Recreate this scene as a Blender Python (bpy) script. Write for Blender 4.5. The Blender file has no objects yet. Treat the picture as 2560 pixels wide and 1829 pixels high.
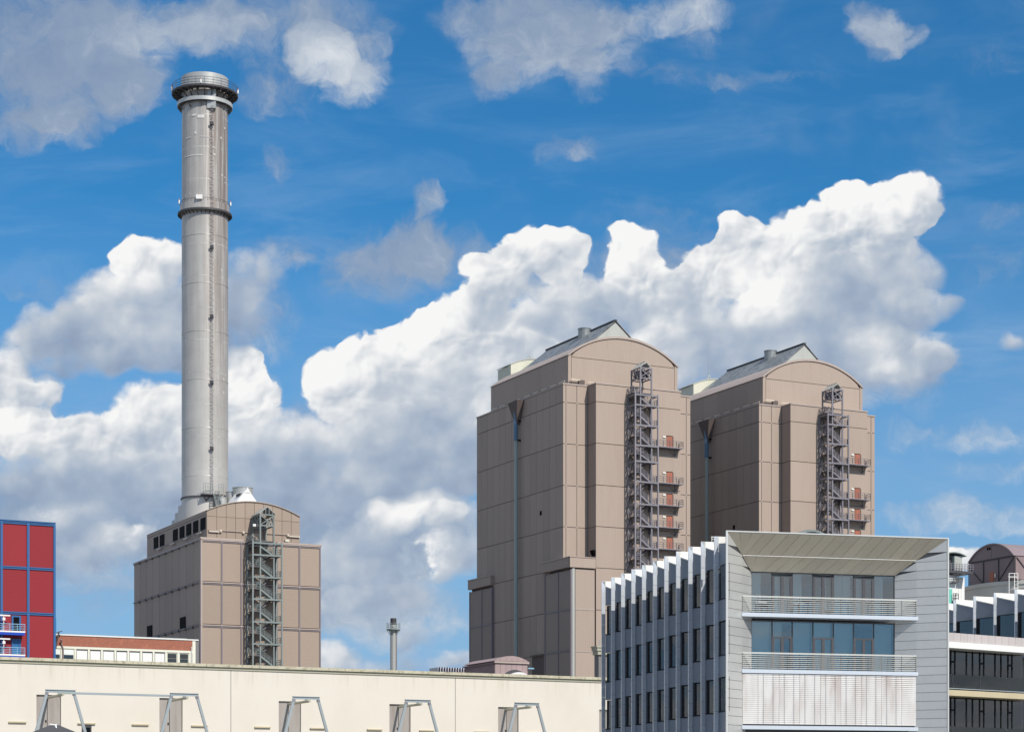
import bpy, bmesh, math, random
from math import radians, sin, cos, pi, sqrt, atan2
from mathutils import Vector
random.seed(7)
scene = bpy.context.scene
COL = scene.collection
D = bpy.data

# ------------------------------------------------------------------ camera
HC = 6.0                      # eye height above the ground, metres
cam_d = D.cameras.new("camera")
cam = D.objects.new("camera", cam_d)
COL.objects.link(cam)
cam.location = (0, 0, HC)
cam.rotation_euler = (radians(90), 0, 0)      # level camera, shifted up: upright verticals
cam_d.sensor_width = 36
cam_d.lens = 36 * 5285 / 2560
cam_d.shift_y = (2050 - 914.5) / 2560
cam_d.clip_start = 0.5
cam_d.clip_end = 9000
scene.camera = cam

# ------------------------------------------------------------------ world, sun
SUN_AZ, SUN_EL = 37.2, 42.0   # degrees: azimuth from -Y towards +X, elevation
sun_dir = Vector((sin(radians(SUN_AZ)) * cos(radians(SUN_EL)), -cos(radians(SUN_AZ)) * cos(radians(SUN_EL)), sin(radians(SUN_EL))))
sun_d = D.lights.new("sun", 'SUN')
sun_d.energy = 4.3
sun_d.angle = radians(0.5)
sun_d.color = (1.0, 0.93, 0.83)
sun = D.objects.new("sun", sun_d)
COL.objects.link(sun)
sun.rotation_euler = (-sun_dir).to_track_quat('-Z', 'Y').to_euler()

scene.view_settings.view_transform = 'Standard'
scene.view_settings.look = 'None'
scene.view_settings.exposure = 0.0
scene.view_settings.gamma = 1.0
scene.view_settings.use_curve_mapping = False


class NT:
    """small helper to write node trees"""
    def __init__(s, tree):
        s.t = tree
    def n(s, typ, ins=None, **kw):
        nd = s.t.nodes.new(typ)
        for k, v in kw.items():
            setattr(nd, k, v)
        for k, v in (ins or {}).items():
            if isinstance(v, bpy.types.NodeSocket):
                s.t.links.new(v, nd.inputs[k])
            else:
                nd.inputs[k].default_value = v
        return nd
    def m(s, op, a, b=0.0, c=0.0, clamp=False):
        return s.n('ShaderNodeMath', {0: a, 1: b, 2: c}, operation=op, use_clamp=clamp).outputs[0]
    def v(s, op, a, b=(0, 0, 0), c=(0, 0, 0)):
        nd = s.n('ShaderNodeVectorMath', {0: a, 1: b, 2: c}, operation=op)
        return nd.outputs['Value'] if op in ('DOT_PRODUCT', 'LENGTH') else nd.outputs[0]
    def sm(s, x, a, b, lo=0.0, hi=1.0, kind='SMOOTHSTEP'):
        return s.n('ShaderNodeMapRange', {0: x, 1: a, 2: b, 3: lo, 4: hi}, interpolation_type=kind).outputs[0]
    def mix(s, f, a, b):
        nd = s.n('ShaderNodeMix', data_type='RGBA')
        for i, val in ((0, f), (6, a), (7, b)):
            if isinstance(val, bpy.types.NodeSocket):
                s.t.links.new(val, nd.inputs[i])
            else:
                nd.inputs[i].default_value = (*val, 1) if isinstance(val, tuple) and len(val) == 3 else val
        return nd.outputs[2]
    def noise(s, vec, scale, detail=4, rough=0.5, lac=2.0, dist=0.0, dim='3D'):
        return s.n('ShaderNodeTexNoise', {'Vector': vec, 'Scale': scale, 'Detail': detail, 'Roughness': rough, 'Lacunarity': lac, 'Distortion': dist}, noise_dimensions=dim)
    def ramp(s, x, stops, interp='LINEAR'):
        nd = s.n('ShaderNodeValToRGB', {0: x})
        cr = nd.color_ramp
        cr.interpolation = interp
        while len(cr.elements) < len(stops):
            cr.elements.new(0.5)
        for e, (p, c) in zip(cr.elements, stops):
            e.position = p
            e.color = (*c, 1)
        return nd.outputs[0]


world = D.worlds.new("World")
scene.world = world
world.use_nodes = True
wt = world.node_tree
wt.nodes.clear()
W = NT(wt)
SKY_STRENGTH = 0.1
tc = W.n('ShaderNodeTexCoord').outputs['Generated']
sep = W.n('ShaderNodeSeparateXYZ', {0: tc}).outputs
sky = W.n('ShaderNodeTexSky', sky_type='NISHITA', sun_disc=False, sun_elevation=radians(SUN_EL),
          sun_rotation=radians(180 - SUN_AZ), altitude=100.0, air_density=1.0, dust_density=0.6, ozone_density=3.0)
sky_col = W.mix(1.0, sky.outputs[0], (0.23, 0.79, 1.10))
sky_col.node.blend_type = 'MULTIPLY'
# directions as tangents of azimuth and elevation ahead of the camera, shifted to image coordinates (unit: 1/46.92)
dy = W.m('MAXIMUM', sep[1], 0.05)
sx = W.m('MULTIPLY_ADD', W.m('DIVIDE', sep[0], dy), 46.92, 11.365)
sy = W.m('MULTIPLY_ADD', W.m('DIVIDE', sep[2], dy), -46.92, 18.20)
P0 = W.n('ShaderNodeCombineXYZ', {0: sx, 1: sy, 2: 0.0}).outputs[0]

def warp(vec, specs):
    for scale, amp, det in specs:
        nz = W.noise(vec, scale, det, 0.55).outputs['Color']
        vec = W.v('MULTIPLY_ADD', W.v('SUBTRACT', nz, (0.5, 0.5, 0.5)), (amp, amp, 0), vec)
    return vec

def lumps(vec, blobs):
    """sum of soft domes -> density, mean brightness, mean dome slope towards the light"""
    acc = None
    for (x, y, rx, ry, w, b) in blobs:
        x, y, rx, ry = x / 100, y / 100, rx / 100, ry / 100
        q = W.v('MULTIPLY_ADD', vec, (1 / rx, 1 / ry, 0), (-x / rx, -y / ry, 0))
        f = W.m('MAXIMUM', W.m('SUBTRACT', 1.0, W.v('DOT_PRODUCT', q, q)), 0.0)
        fv = W.n('ShaderNodeCombineXYZ', {0: w, 1: w * b, 2: W.v('DOT_PRODUCT', q, (-0.45 * w, -0.9 * w, 0))}).outputs[0]
        ff = W.n('ShaderNodeCombineXYZ', {0: f, 1: f, 2: f}).outputs[0]
        acc = W.v('MULTIPLY_ADD', fv, ff, acc if acc is not None else (0.0, 0.0, 0.0))
    o = W.n('ShaderNodeSeparateXYZ', {0: acc}).outputs
    d_ = W.m('ADD', o[0], 0.04)
    return o[0], W.m('DIVIDE', o[1], d_), W.m('DIVIDE', o[2], d_)

# towering cumulus: x, y, rx, ry in image pixels; weight, brightness
CUMULUS = [
    # central bank, from its top right tower down to the lower left
    (2010, 450, 90, 72, 1.3, 0.95), (1945, 520, 110, 100, 1.2, 0.95), (1890, 470, 110, 78, 1.3, 1.0), (1800, 510, 105, 80, 1.3, 1.0),
    (1990, 600, 120, 80, 1.0, 0.62), (1760, 600, 130, 110, 1.2, 0.85), (1880, 690, 200, 130, 1.2, 0.42), (2060, 680, 80, 42, 0.8, 0.6),
    (1640, 530, 72, 70, 1.3, 1.0), (1590, 600, 90, 80, 1.3, 0.97), (1700, 690, 90, 60, 0.9, 0.95), (1640, 760, 170, 110, 1.0, 0.4),
    (1400, 560, 85, 68, 1.3, 1.0), (1440, 640, 120, 75, 1.1, 0.95), (1240, 565, 68, 66, 1.3, 0.98), (1160, 560, 78, 66, 1.2, 0.97),
    (1100, 620, 90, 76, 1.2, 0.95), (1090, 700, 70, 40, 0.6, 0.2), (1180, 640, 60, 34, 0.5, 0.25), (880, 850, 90, 50, 0.5, 0.35), (1210, 720, 60, 36, 0.5, 0.2), (1010, 830, 80, 40, 0.5, 0.3), (1290, 690, 160, 70, 1.2, 0.60), (1290, 640, 90, 50, 0.9, 0.7), (1345, 560, 30, 40, -0.5, 0.5), (1500, 720, 110, 100, 1.0, 0.75),
    (1050, 720, 120, 70, 1.2, 0.90), (950, 750, 120, 70, 1.2, 1.0), (850, 800, 115, 80, 1.3, 0.98), (760, 850, 95, 90, 1.3, 0.95),
    (1180, 800, 220, 130, 1.2, 0.80), (980, 880, 200, 120, 1.2, 0.66), (840, 960, 180, 100, 1.2, 0.62), (1020, 1010, 170, 90, 1.1, 0.38),
    (1080, 930, 110, 80, 0.6, 0.95), (1400, 850, 220, 130, 1.0, 0.72), (2000, 800, 160, 90, 1.0, 0.70), (1960, 760, 90, 60, 0.6, 0.8), (2080, 790, 62, 40, 0.8, 0.62),
    (1780, 830, 200, 110, 1.0, 0.42),
    # left bank behind the chimney
    (350, 580, 90, 56, 1.2, 0.9), (300, 580, 62, 48, 1.0, 1.0), (280, 660, 150, 80, 1.1, 0.62), (160, 720, 150, 76, 1.1, 0.5), (330, 760, 190, 80, 1.0, 0.42),
    (60, 750, 70, 50, 0.7, 0.55), (450, 700, 130, 120, 1.0, 0.45), (540, 620, 60, 80, 0.7, 0.45), (600, 590, 45, 60, 0.55, 0.55), (570, 690, 80, 60, 0.55, 0.4), (190, 800, 240, 46, 0.7, 0.35),
    # second bank, lower left
    (540, 830, 60, 80, 1.2, 0.95), (570, 880, 62, 70, 1.2, 0.97), (480, 890, 120, 80, 1.1, 0.9), (350, 920, 130, 80, 1.1, 0.82), (90, 870, 60, 50, 0.8, 0.85),
    (20, 850, 60, 90, 0.9, 0.9), (60, 960, 130, 70, 1.2, 0.98), (220, 980, 150, 76, 1.2, 0.85), (420, 1010, 180, 80, 1.2, 0.7), (600, 990, 160, 90, 1.1, 0.52),
    (120, 1060, 220, 62, 1.0, 0.40), (380, 1090, 220, 60, 0.9, 0.25), (680, 1090, 230, 80, 1.0, 0.4), (900, 1070, 180, 60, 0.9, 0.32),
    # lower puffs
    (270, 1190, 100, 46, 0.9, 0.88), (150, 1160, 150, 60, 0.8, 0.35), (180, 1240, 170, 40, 0.6, 0.3),
    (960, 1140, 140, 50, 0.8, 0.80), (860, 1160, 80, 50, 0.7, 0.72), (1010, 1230, 100, 60, 0.8, 0.66), (800, 1230, 140, 70, 0.7, 0.35), (830, 1290, 140, 60, 0.6, 0.62), (930, 1240, 60, 40, -0.5, 0.3),
    (760, 1345, 110, 42, 0.75, 0.66), (900, 1330, 140, 50, 0.45, 0.5), (740, 1240, 60, 60, 0.5, 0.6), (910, 1420, 74, 44, 0.6, 0.66), (740, 1465, 70, 40, 0.75, 0.72), (1010, 1465, 80, 30, 0.65, 0.72), (860, 1475, 110, 30, 0.45, 0.6),
    (2130, 1240, 90, 36, 0.9, 0.85), (2250, 750, 36, 28, 0.6, 0.6),
]
# greyer, softer clouds higher up
SOFT = [
    (860, 1210, 260, 130, 0.9, 0.55), (170, 1140, 330, 110, 0.9, 0.45), (850, 1360, 300, 80, 0.7, 0.6), (220, 1250, 280, 70, 0.7, 0.55), (560, 1280, 260, 90, 0.5, 0.5), (640, 1000, 300, 120, 0.8, 0.5), (720, 560, 260, 60, 0.45, 0.45), (1560, 560, 260, 80, 0.4, 0.4), (1450, 470, 200, 50, 0.3, 0.4), (560, 720, 130, 130, 0.6, 0.45), (1930, 880, 180, 50, 0.5, 0.6),
    (60, 60, 300, 150, 1.0, 0.25), (150, 200, 220, 110, 1.0, 0.30), (330, 60, 260, 90, 0.9, 0.55), (300, 180, 110, 75, 0.8, 0.45), (90, 290, 160, 60, 0.9, 0.4),
    (560, 60, 220, 110, 0.8, 0.4), (760, 50, 140, 80, 0.7, 0.4), (720, 120, 90, 75, 1.0, 0.85), (790, 180, 80, 70, 0.9, 0.8), (620, 200, 120, 80, 0.55, 0.4), (830, 120, 60, 60, 0.5, 0.5),
    (1180, 40, 260, 90, 1.1, 0.42), (1180, 130, 150, 80, 1.0, 0.45), (1320, 100, 150, 90, 0.8, 0.45), (1310, 180, 70, 70, 0.7, 0.5), (1520, 30, 150, 60, 0.8, 0.65), (1100, 190, 60, 50, 0.6, 0.4), (1560, 95, 70, 50, 0.5, 0.5),
    (1940, 50, 80, 56, 1.0, 0.55), (2000, 85, 60, 40, 0.7, 0.5), (1950, 95, 60, 40, 0.5, 0.4), (1260, 340, 90, 45, 0.6, 0.4), (620, 355, 50, 45, 0.5, 0.4),
    (945, 450, 50, 45, 0.9, 0.5), (930, 540, 90, 80, 0.9, 0.35), (860, 610, 150, 75, 0.8, 0.3), (1010, 560, 90, 80, 0.6, 0.35), (660, 590, 50, 30, 0.5, 0.5), (150, 640, 200, 26, 0.4, 0.5),
    (1640, 620, 300, 60, 0.3, 0.4), (1350, 640, 300, 120, 0.5, 0.4), (1500, 170, 200, 40, 0.3, 0.4), (1700, 180, 180, 30, 0.35, 0.4), (600, 1150, 420, 170, 0.9, 0.35), (200, 1130, 330, 130, 0.8, 0.4), (960, 1130, 180, 160, 0.8, 0.35), (800, 1300, 180, 90, 0.7, 0.45),
    (2120, 960, 260, 50, 0.45, 0.75), (2150, 1140, 260, 50, 0.6, 0.8), (2230, 1040, 200, 40, 0.4, 0.75), (2200, 480, 160, 60, 0.3, 0.4), (2180, 600, 140, 60, 0.3, 0.4), (2200, 130, 140, 60, 0.25, 0.4), (250, 1330, 250, 60, 0.35, 0.4), (600, 1380, 200, 60, 0.3, 0.4),
]
Pc = warp(P0, [(0.8, 0.85, 2), (2.6, 0.14, 3)])
dc, bc, gc = lumps(Pc, CUMULUS)
# cauliflower relief: smooth cells at two sizes, sampled again a little towards the light
vp = W.v('ADD', Pc, W.v('SCALE', W.v('SUBTRACT', W.noise(P0, 1.4, 4, 0.5).outputs['Color'], (0.5, 0.5, 0.5))))
vp.node.inputs[1].links[0].from_node.inputs['Scale'].default_value = 0.10
def cells(vec, sc, smooth):
    return W.n('ShaderNodeTexVoronoi', {'Vector': vec, 'Scale': sc, 'Smoothness': smooth}, feature='SMOOTH_F1', voronoi_dimensions='2D').outputs['Distance']
vo1, vo2 = cells(vp, 2.0, 1.0), cells(vp, 5.0, 0.9)
vo1b = cells(W.v('ADD', vp, (-0.10, -0.13, 0)), 2.0, 1.0)
vo2b = cells(W.v('ADD', vp, (-0.04, -0.055, 0)), 5.0, 0.9)
nf = W.noise(P0, 1.7, 10, 0.58).outputs[0]
nl = W.noise(P0, 0.5, 3, 0.5).outputs[0]
nm = W.noise(P0, 1.0, 3, 0.5).outputs[0]
crisp = W.sm(bc, 0.50, 0.95)
cell = W.m('MULTIPLY', crisp, W.m('ADD', W.m('MULTIPLY', W.m('SUBTRACT', 0.42, vo1), 0.75), W.m('MULTIPLY', W.m('SUBTRACT', 0.4, vo2), 0.45)))
rough = W.m('MULTIPLY', W.m('SUBTRACT', nf, 0.5), W.sm(crisp, 0.0, 1.0, 1.7, 1.05))
dens = W.m('ADD', W.m('ADD', dc, cell), rough)
a_cum = W.sm(dens, W.sm(crisp, 0.0, 1.0, 0.02, 0.15), W.sm(crisp, 0.0, 1.0, 1.05, 0.42))
a_cum = W.m('MULTIPLY', a_cum, W.sm(dc, 0.0, 0.22))
# feathered margin around every bank
a_halo = W.m('MULTIPLY', W.sm(W.m('ADD', dc, W.m('MULTIPLY', W.m('SUBTRACT', nl, 0.55), 1.1)), 0.0, 0.7), 0.55)
relief = W.m('MULTIPLY', W.m('ADD', W.m('MULTIPLY', W.m('SUBTRACT', vo1, vo1b), 0.36), W.m('MULTIPLY', W.m('SUBTRACT', vo2, vo2b), 0.16)), W.m('ADD', 0.15, crisp))
bri = W.m('ADD', W.m('ADD', bc, W.m('MULTIPLY', gc, 0.42)), W.m('ADD', relief, W.m('ADD', W.m('MULTIPLY_ADD', W.m('SUBTRACT', nl, 0.56), 0.9, W.m('MULTIPLY', W.m('SUBTRACT', nm, 0.52), 0.7)), W.m('MULTIPLY', W.m('SUBTRACT', nf, 0.5), 0.20))), clamp=True)
c_cum = W.ramp(bri, [(0.0, (0.27, 0.345, 0.48)), (0.30, (0.37, 0.45, 0.57)), (0.58, (0.53, 0.585, 0.66)), (0.82, (0.77, 0.79, 0.815)), (1.0, (0.93, 0.93, 0.925))])
Ps = warp(P0, [(0.5, 1.3, 3), (1.6, 0.7, 6)])
ds, bs, gs = lumps(Ps, SOFT)
nsf = W.noise(Ps, 1.2, 10, 0.66).outputs[0]
a_soft = W.m('MULTIPLY', W.sm(W.m('ADD', ds, W.m('MULTIPLY', W.m('SUBTRACT', nsf, 0.5), 1.5)), 0.0, 1.15), W.sm(ds, 0.0, 0.35))
a_soft = W.m('MULTIPLY', a_soft, 0.88)
bs2 = W.m('ADD', W.m('ADD', bs, W.m('MULTIPLY', gs, -0.2)), W.m('MULTIPLY', W.m('SUBTRACT', nsf, 0.5), 0.7), clamp=True)
c_soft = W.ramp(bs2, [(0.0, (0.19, 0.27, 0.42)), (0.4, (0.31, 0.385, 0.505)), (0.75, (0.58, 0.63, 0.69)), (1.0, (0.80, 0.82, 0.84))])
# thin streaky veil over everything ahead, stronger near the horizon
veil = W.noise(W.v('MULTIPLY', P0, (0.22, 0.75, 1)), 1.0, 6, 0.6, dist=0.6).outputs[0]
a_veil = W.m('ADD', W.m('MULTIPLY', W.sm(veil, 0.42, 0.78, 0.0, 0.34), W.sm(sep[2], 0.42, 0.21, 0.3, 1.0)), W.sm(sep[2], 0.28, 0.085, 0.0, 0.74, 'LINEAR'), clamp=True)
# same kind of sky everywhere else: cumulus field from noise on a flat cloud deck
zz = W.m('MAXIMUM', W.m('ADD', W.m('ABSOLUTE', sep[2]), 0.12), 0.12)
deck = W.n('ShaderNodeCombineXYZ', {0: W.m('DIVIDE', sep[0], zz), 1: W.m('DIVIDE', sep[1], zz), 2: 0.0}).outputs[0]
nd1 = W.noise(deck, 1.1, 8, 0.55).outputs[0]
nd2 = W.noise(deck, 2.6, 5, 0.5).outputs[0]
a_gen = W.sm(nd1, 0.43, 0.56)
c_gen = W.ramp(W.sm(W.m('ADD', nd1, W.m('MULTIPLY', W.m('SUBTRACT', nd2, 0.5), 0.5)), 0.45, 0.72), [(0.0, (0.72, 0.74, 0.77)), (0.6, (0.53, 0.58, 0.65)), (1.0, (0.36, 0.43, 0.53))])
inside = W.m('MULTIPLY', W.m('MULTIPLY', W.sm(sx, -4.5, -1.0), W.sm(sx, 27.5, 24.0)), W.m('MULTIPLY', W.sm(sy, -4.5, -1.0), W.sm(sep[1], 0.1, 0.25)))
outside = W.m('SUBTRACT', 1.0, inside)
K = 1.0 / SKY_STRENGTH
def up(c):
    nd = W.v('SCALE', c)
    nd.node.inputs['Scale'].default_value = K
    return nd
col = W.mix(a_veil, sky_col, up(W.v('ADD', (0.30, 0.46, 0.69))))
col = W.mix(W.m('MULTIPLY', a_soft, inside), col, up(c_soft))
col = W.mix(W.m('MULTIPLY', a_halo, inside), col, up(W.v('ADD', (0.42, 0.50, 0.62))))
col = W.mix(W.m('MULTIPLY', a_cum, inside), col, up(c_cum))
col = W.mix(W.m('MULTIPLY', a_gen, outside), col, up(c_gen))
bg = W.n('ShaderNodeBackground', {0: col, 1: SKY_STRENGTH})
wo = W.n('ShaderNodeOutputWorld')
wt.links.new(bg.outputs[0], wo.inputs[0])
world.cycles.sampling_method = 'MANUAL'
world.cycles.sample_map_resolution = 512
#SPLIT

# ------------------------------------------------------------------ materials
MAT = {}

def new_mat(name):
    m = D.materials.new(name)
    m.use_nodes = True
    m.node_tree.nodes.clear()
    t = NT(m.node_tree)
    out = t.n('ShaderNodeOutputMaterial')
    MAT[name] = m
    return t, out

def plain(name, col, rough=0.6, metal=0.0, var=0.06, dirt=0.12, dirt_scale=0.6, dirt_col=None, streak=True, ribs=None, bump=0.0, spec=0.5, fine=0.03):
    """paint / sheet / render with uneven tone, faint run marks, optional pressed ribs"""
    t, out = new_mat(name)
    co = t.n('ShaderNodeTexCoord').outputs['Object']
    info = t.n('ShaderNodeObjectInfo')
    rnd = info.outputs['Random']
    off = t.n('ShaderNodeCombineXYZ', {0: t.m('MULTIPLY', rnd, 37.0), 1: t.m('MULTIPLY', rnd, 91.0), 2: t.m('MULTIPLY', rnd, 53.0)}).outputs[0]
    p = t.v('ADD', co, off)
    ps = t.v('MULTIPLY', p, (1.0, 1.0, 0.12)) if streak else p
    n1 = t.noise(ps, dirt_scale, 5, 0.6).outputs[0]
    n2 = t.noise(p, dirt_scale * 9, 3, 0.6).outputs[0]
    base = t.mix(t.sm(n1, 0.45, 0.75, 0.0, 1.0), col, dirt_col or tuple(c * 0.72 for c in col))
    f = t.m('MULTIPLY', t.sm(n1, 0.42, 0.78), dirt * 3, clamp=True)
    base = t.mix(f, col, dirt_col or tuple(c * 0.70 for c in col))
    k = t.m('ADD', t.m('MULTIPLY_ADD', t.m('SUBTRACT', rnd, 0.5), 2 * var, 1.0), t.m('MULTIPLY', t.m('SUBTRACT', n2, 0.5), fine * 4))
    base = t.v('SCALE', base)
    base.node.inputs['Scale'].default_value = 1
    t.t.links.new(k, base.node.inputs['Scale'])
    bs = t.n('ShaderNodeBsdfPrincipled', {'Base Color': base, 'Roughness': rough, 'Metallic': metal, 'Specular IOR Level': spec})
    if ribs:
        axis, pitch, depth = ribs
        sp = t.n('ShaderNodeSeparateXYZ', {0: co}).outputs
        q = t.m('ADD', sp[0], sp[1]) if axis == 'v' else sp[2]
        w = t.m('SINE', t.m('MULTIPLY', q, 2 * pi / pitch))
        b = t.n('ShaderNodeBump', {'Height': w, 'Strength': depth, 'Distance': pitch * 0.25})
        t.t.links.new(b.outputs[0], bs.inputs['Normal'])
    elif bump:
        b = t.n('ShaderNodeBump', {'Height': n2, 'Strength': bump, 'Distance': 0.05})
        t.t.links.new(b.outputs[0], bs.inputs['Normal'])
    t.t.links.new(bs.outputs[0], out.inputs[0])
    return MAT[name]

plain('taupe_panel', (0.345, 0.278, 0.240), 0.7, var=0.055, dirt=0.10, ribs=('v', 0.30, 0.05), dirt_col=(0.31, 0.245, 0.205))
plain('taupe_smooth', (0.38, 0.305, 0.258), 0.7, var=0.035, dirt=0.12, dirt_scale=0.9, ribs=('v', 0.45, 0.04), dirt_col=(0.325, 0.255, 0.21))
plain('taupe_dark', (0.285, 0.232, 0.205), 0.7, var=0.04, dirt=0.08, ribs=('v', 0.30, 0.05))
plain('mauve_panel', (0.325, 0.258, 0.208), 0.65, var=0.07, dirt=0.16, dirt_scale=0.35, ribs=('h', 0.25, 0.05), dirt_col=(0.345, 0.258, 0.222))
plain('mauve_trim', (0.20, 0.175, 0.20), 0.5, var=0.03)
plain('joint', (0.12, 0.095, 0.088), 0.8, var=0.0)
plain('trim', (0.42, 0.35, 0.315), 0.55, var=0.03)
plain('zinc_roof', (0.30, 0.32, 0.33), 0.42, metal=0.35, var=0.08, dirt=0.33, dirt_scale=1.2, dirt_col=(0.075, 0.083, 0.088), streak=True)
plain('zinc_light', (0.42, 0.44, 0.42), 0.5, metal=0.1, var=0.05, dirt=0.15)
plain('ridge_dark', (0.05, 0.05, 0.055), 0.6)
plain('pale_box', (0.60, 0.60, 0.50), 0.6, var=0.02, dirt=0.05)
plain('steel', (0.235, 0.225, 0.26), 0.5, metal=0.2, var=0.08, dirt=0.1)
plain('steel_green', (0.215, 0.25, 0.25), 0.5, metal=0.2, var=0.08, dirt=0.1)
plain('steel_light', (0.35, 0.40, 0.43), 0.42, metal=0.25, var=0.05, dirt=0.08)
plain('grating', (0.12, 0.115, 0.13), 0.7, var=0.05)
plain('black', (0.008, 0.008, 0.009), 0.9, var=0.0, spec=0.05)
plain('door_red', (0.36, 0.12, 0.075), 0.55, var=0.06)
plain('white_sheet', (0.78, 0.79, 0.78), 0.5, var=0.03, dirt=0.03)
plain('pipe_green', (0.30, 0.37, 0.36), 0.45, var=0.02)
plain('pipe_blue', (0.10, 0.19, 0.30), 0.45, var=0.02)
plain('brown_hall', (0.22, 0.165, 0.175), 0.6, var=0.05, dirt=0.1, ribs=('v', 0.4, 0.05))
plain('hall_roof', (0.25, 0.20, 0.215), 0.5, var=0.05, dirt=0.1)
plain('hall_side', (0.27, 0.20, 0.21), 0.6, var=0.05, dirt=0.1)
plain('drum_white', (0.60, 0.585, 0.54), 0.85, var=0.02, dirt=0.1, dirt_scale=0.4)
plain('hut_mauve', (0.36, 0.27, 0.275), 0.6, var=0.05, dirt=0.1)
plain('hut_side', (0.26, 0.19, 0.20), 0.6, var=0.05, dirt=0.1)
plain('red_panel', (0.27, 0.020, 0.030), 0.6, var=0.05, dirt=0.08, dirt_scale=0.3, ribs=('h', 0.3, 0.03), dirt_col=(0.23, 0.02, 0.028), spec=0.3)
plain('blue_frame', (0.025, 0.115, 0.30), 0.4, var=0.02, dirt=0.03)
plain('blue_bright', (0.01, 0.06, 0.46), 0.4, var=0.02, dirt=0.03)
plain('blue_door', (0.02, 0.14, 0.34), 0.4, var=0.02)
plain('blue_sky_duct', (0.03, 0.30, 0.62), 0.4, var=0.02)
plain('white_paint', (0.80, 0.80, 0.80), 0.4, var=0.02, dirt=0.03)
plain('coping', (0.52, 0.49, 0.38), 0.9, var=0.05, dirt=0.33, dirt_scale=2.2, streak=False, dirt_col=(0.27, 0.25, 0.17), bump=0.4, fine=0.08)
plain('cornice', (0.40, 0.39, 0.31), 0.8, var=0.02, dirt=0.1)
plain('ledge', (0.50, 0.44, 0.30), 0.8, var=0.04)
plain('loading_door', (0.36, 0.335, 0.315), 0.55, metal=0.1, var=0.04, dirt=0.25, dirt_scale=1.4, dirt_col=(0.25, 0.205, 0.18))
plain('window_cream', (0.72, 0.72, 0.62), 0.7, var=0.01, dirt=0.04)
plain('shutter_white', (0.76, 0.76, 0.76), 0.6, var=0.03, dirt=0.04)
plain('concrete', (0.40, 0.385, 0.35), 0.85, var=0.02, dirt=0.12, dirt_scale=0.5)
plain('stack_steel', (0.48, 0.49, 0.48), 0.4, metal=0.35, var=0.03, dirt=0.12)
plain('patch_paint', (0.62, 0.61, 0.60), 0.5, var=0.05)
plain('tent', (0.075, 0.075, 0.082), 0.7, var=0.02, dirt=0.1, streak=False)
plain('alu_warm', (0.66, 0.665, 0.655), 0.40, metal=0.55, var=0.035, dirt=0.06, dirt_scale=0.5)
plain('alu_soffit', (0.72, 0.655, 0.54), 0.45, metal=0.25, var=0.05, dirt=0.08, dirt_scale=0.5)
plain('alu_fin', (0.70, 0.75, 0.82), 0.32, metal=0.45, var=0.03, dirt=0.04)
plain('alu_cap', (0.78, 0.77, 0.73), 0.5, metal=0.0, var=0.03, dirt=0.04)
plain('slate_panel', (0.185, 0.215, 0.265), 0.45, metal=0.1, var=0.05, dirt=0.08)
plain('frame_black', (0.014, 0.015, 0.018), 0.6, var=0.0, spec=0.15)
plain('frame_grey', (0.07, 0.07, 0.08), 0.4, var=0.0)
plain('rail_white', (0.66, 0.66, 0.62), 0.35, metal=0.3, var=0.02)
plain('parapet_pink', (0.50, 0.46, 0.46), 0.5, var=0.04, dirt=0.05)
plain('curtain', (0.74, 0.79, 0.78), 0.9, var=0.12, dirt=0.02)
plain('room', (0.16, 0.18, 0.19), 0.9, var=0.1)
plain('blind_grey', (0.30, 0.31, 0.30), 0.9, var=0.35)
plain('room_dark', (0.16, 0.165, 0.165), 0.9, var=0.1)
plain('furniture', (0.10, 0.09, 0.08), 0.7, var=0.3)
plain('stripe_dark', (0.03, 0.035, 0.09), 0.5)
plain('stripe_pink', (0.55, 0.22, 0.30), 0.5)
plain('grey_wall', (0.19, 0.185, 0.19), 0.7)
plain('teal_paint', (0.15, 0.52, 0.44), 0.5)
plain('lamp_pale', (0.62, 0.55, 0.47), 0.5)
plain('sky_blue_bar', (0.25, 0.45, 0.62), 0.5)

def cream_mat():
    t, out = new_mat('cream_wall')
    co = t.n('ShaderNodeTexCoord').outputs['Object']
    sp = t.n('ShaderNodeSeparateXYZ', {0: co}).outputs
    n1 = t.noise(t.v('MULTIPLY', co, (1, 1, 0.5)), 0.22, 5, 0.6).outputs[0]
    st = t.noise(t.v('MULTIPLY', co, (1, 1, 0.05)), 1.6, 5, 0.65).outputs[0]
    n2 = t.noise(co, 3.0, 4, 0.6).outputs[0]
    c = t.mix(t.sm(n1, 0.4, 0.75, 0.0, 0.6), (0.675, 0.635, 0.57), (0.625, 0.585, 0.505))
    run = t.m('MULTIPLY', t.sm(st, 0.50, 0.72, 0.0, 0.55), t.sm(sp[2], 19.6, 22.0, 0.0, 1.0))
    c = t.mix(run, c, (0.46, 0.43, 0.35))
    c = t.mix(t.sm(n2, 0.62, 0.74, 0.0, 0.22), c, (0.52, 0.47, 0.38))
    b = t.n('ShaderNodeBump', {'Height': n2, 'Strength': 0.15, 'Distance': 0.03})
    bs = t.n('ShaderNodeBsdfPrincipled', {'Base Color': c, 'Roughness': 0.9, 'Normal': b.outputs[0]})
    t.t.links.new(bs.outputs[0], out.inputs[0])
cream_mat()

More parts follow.
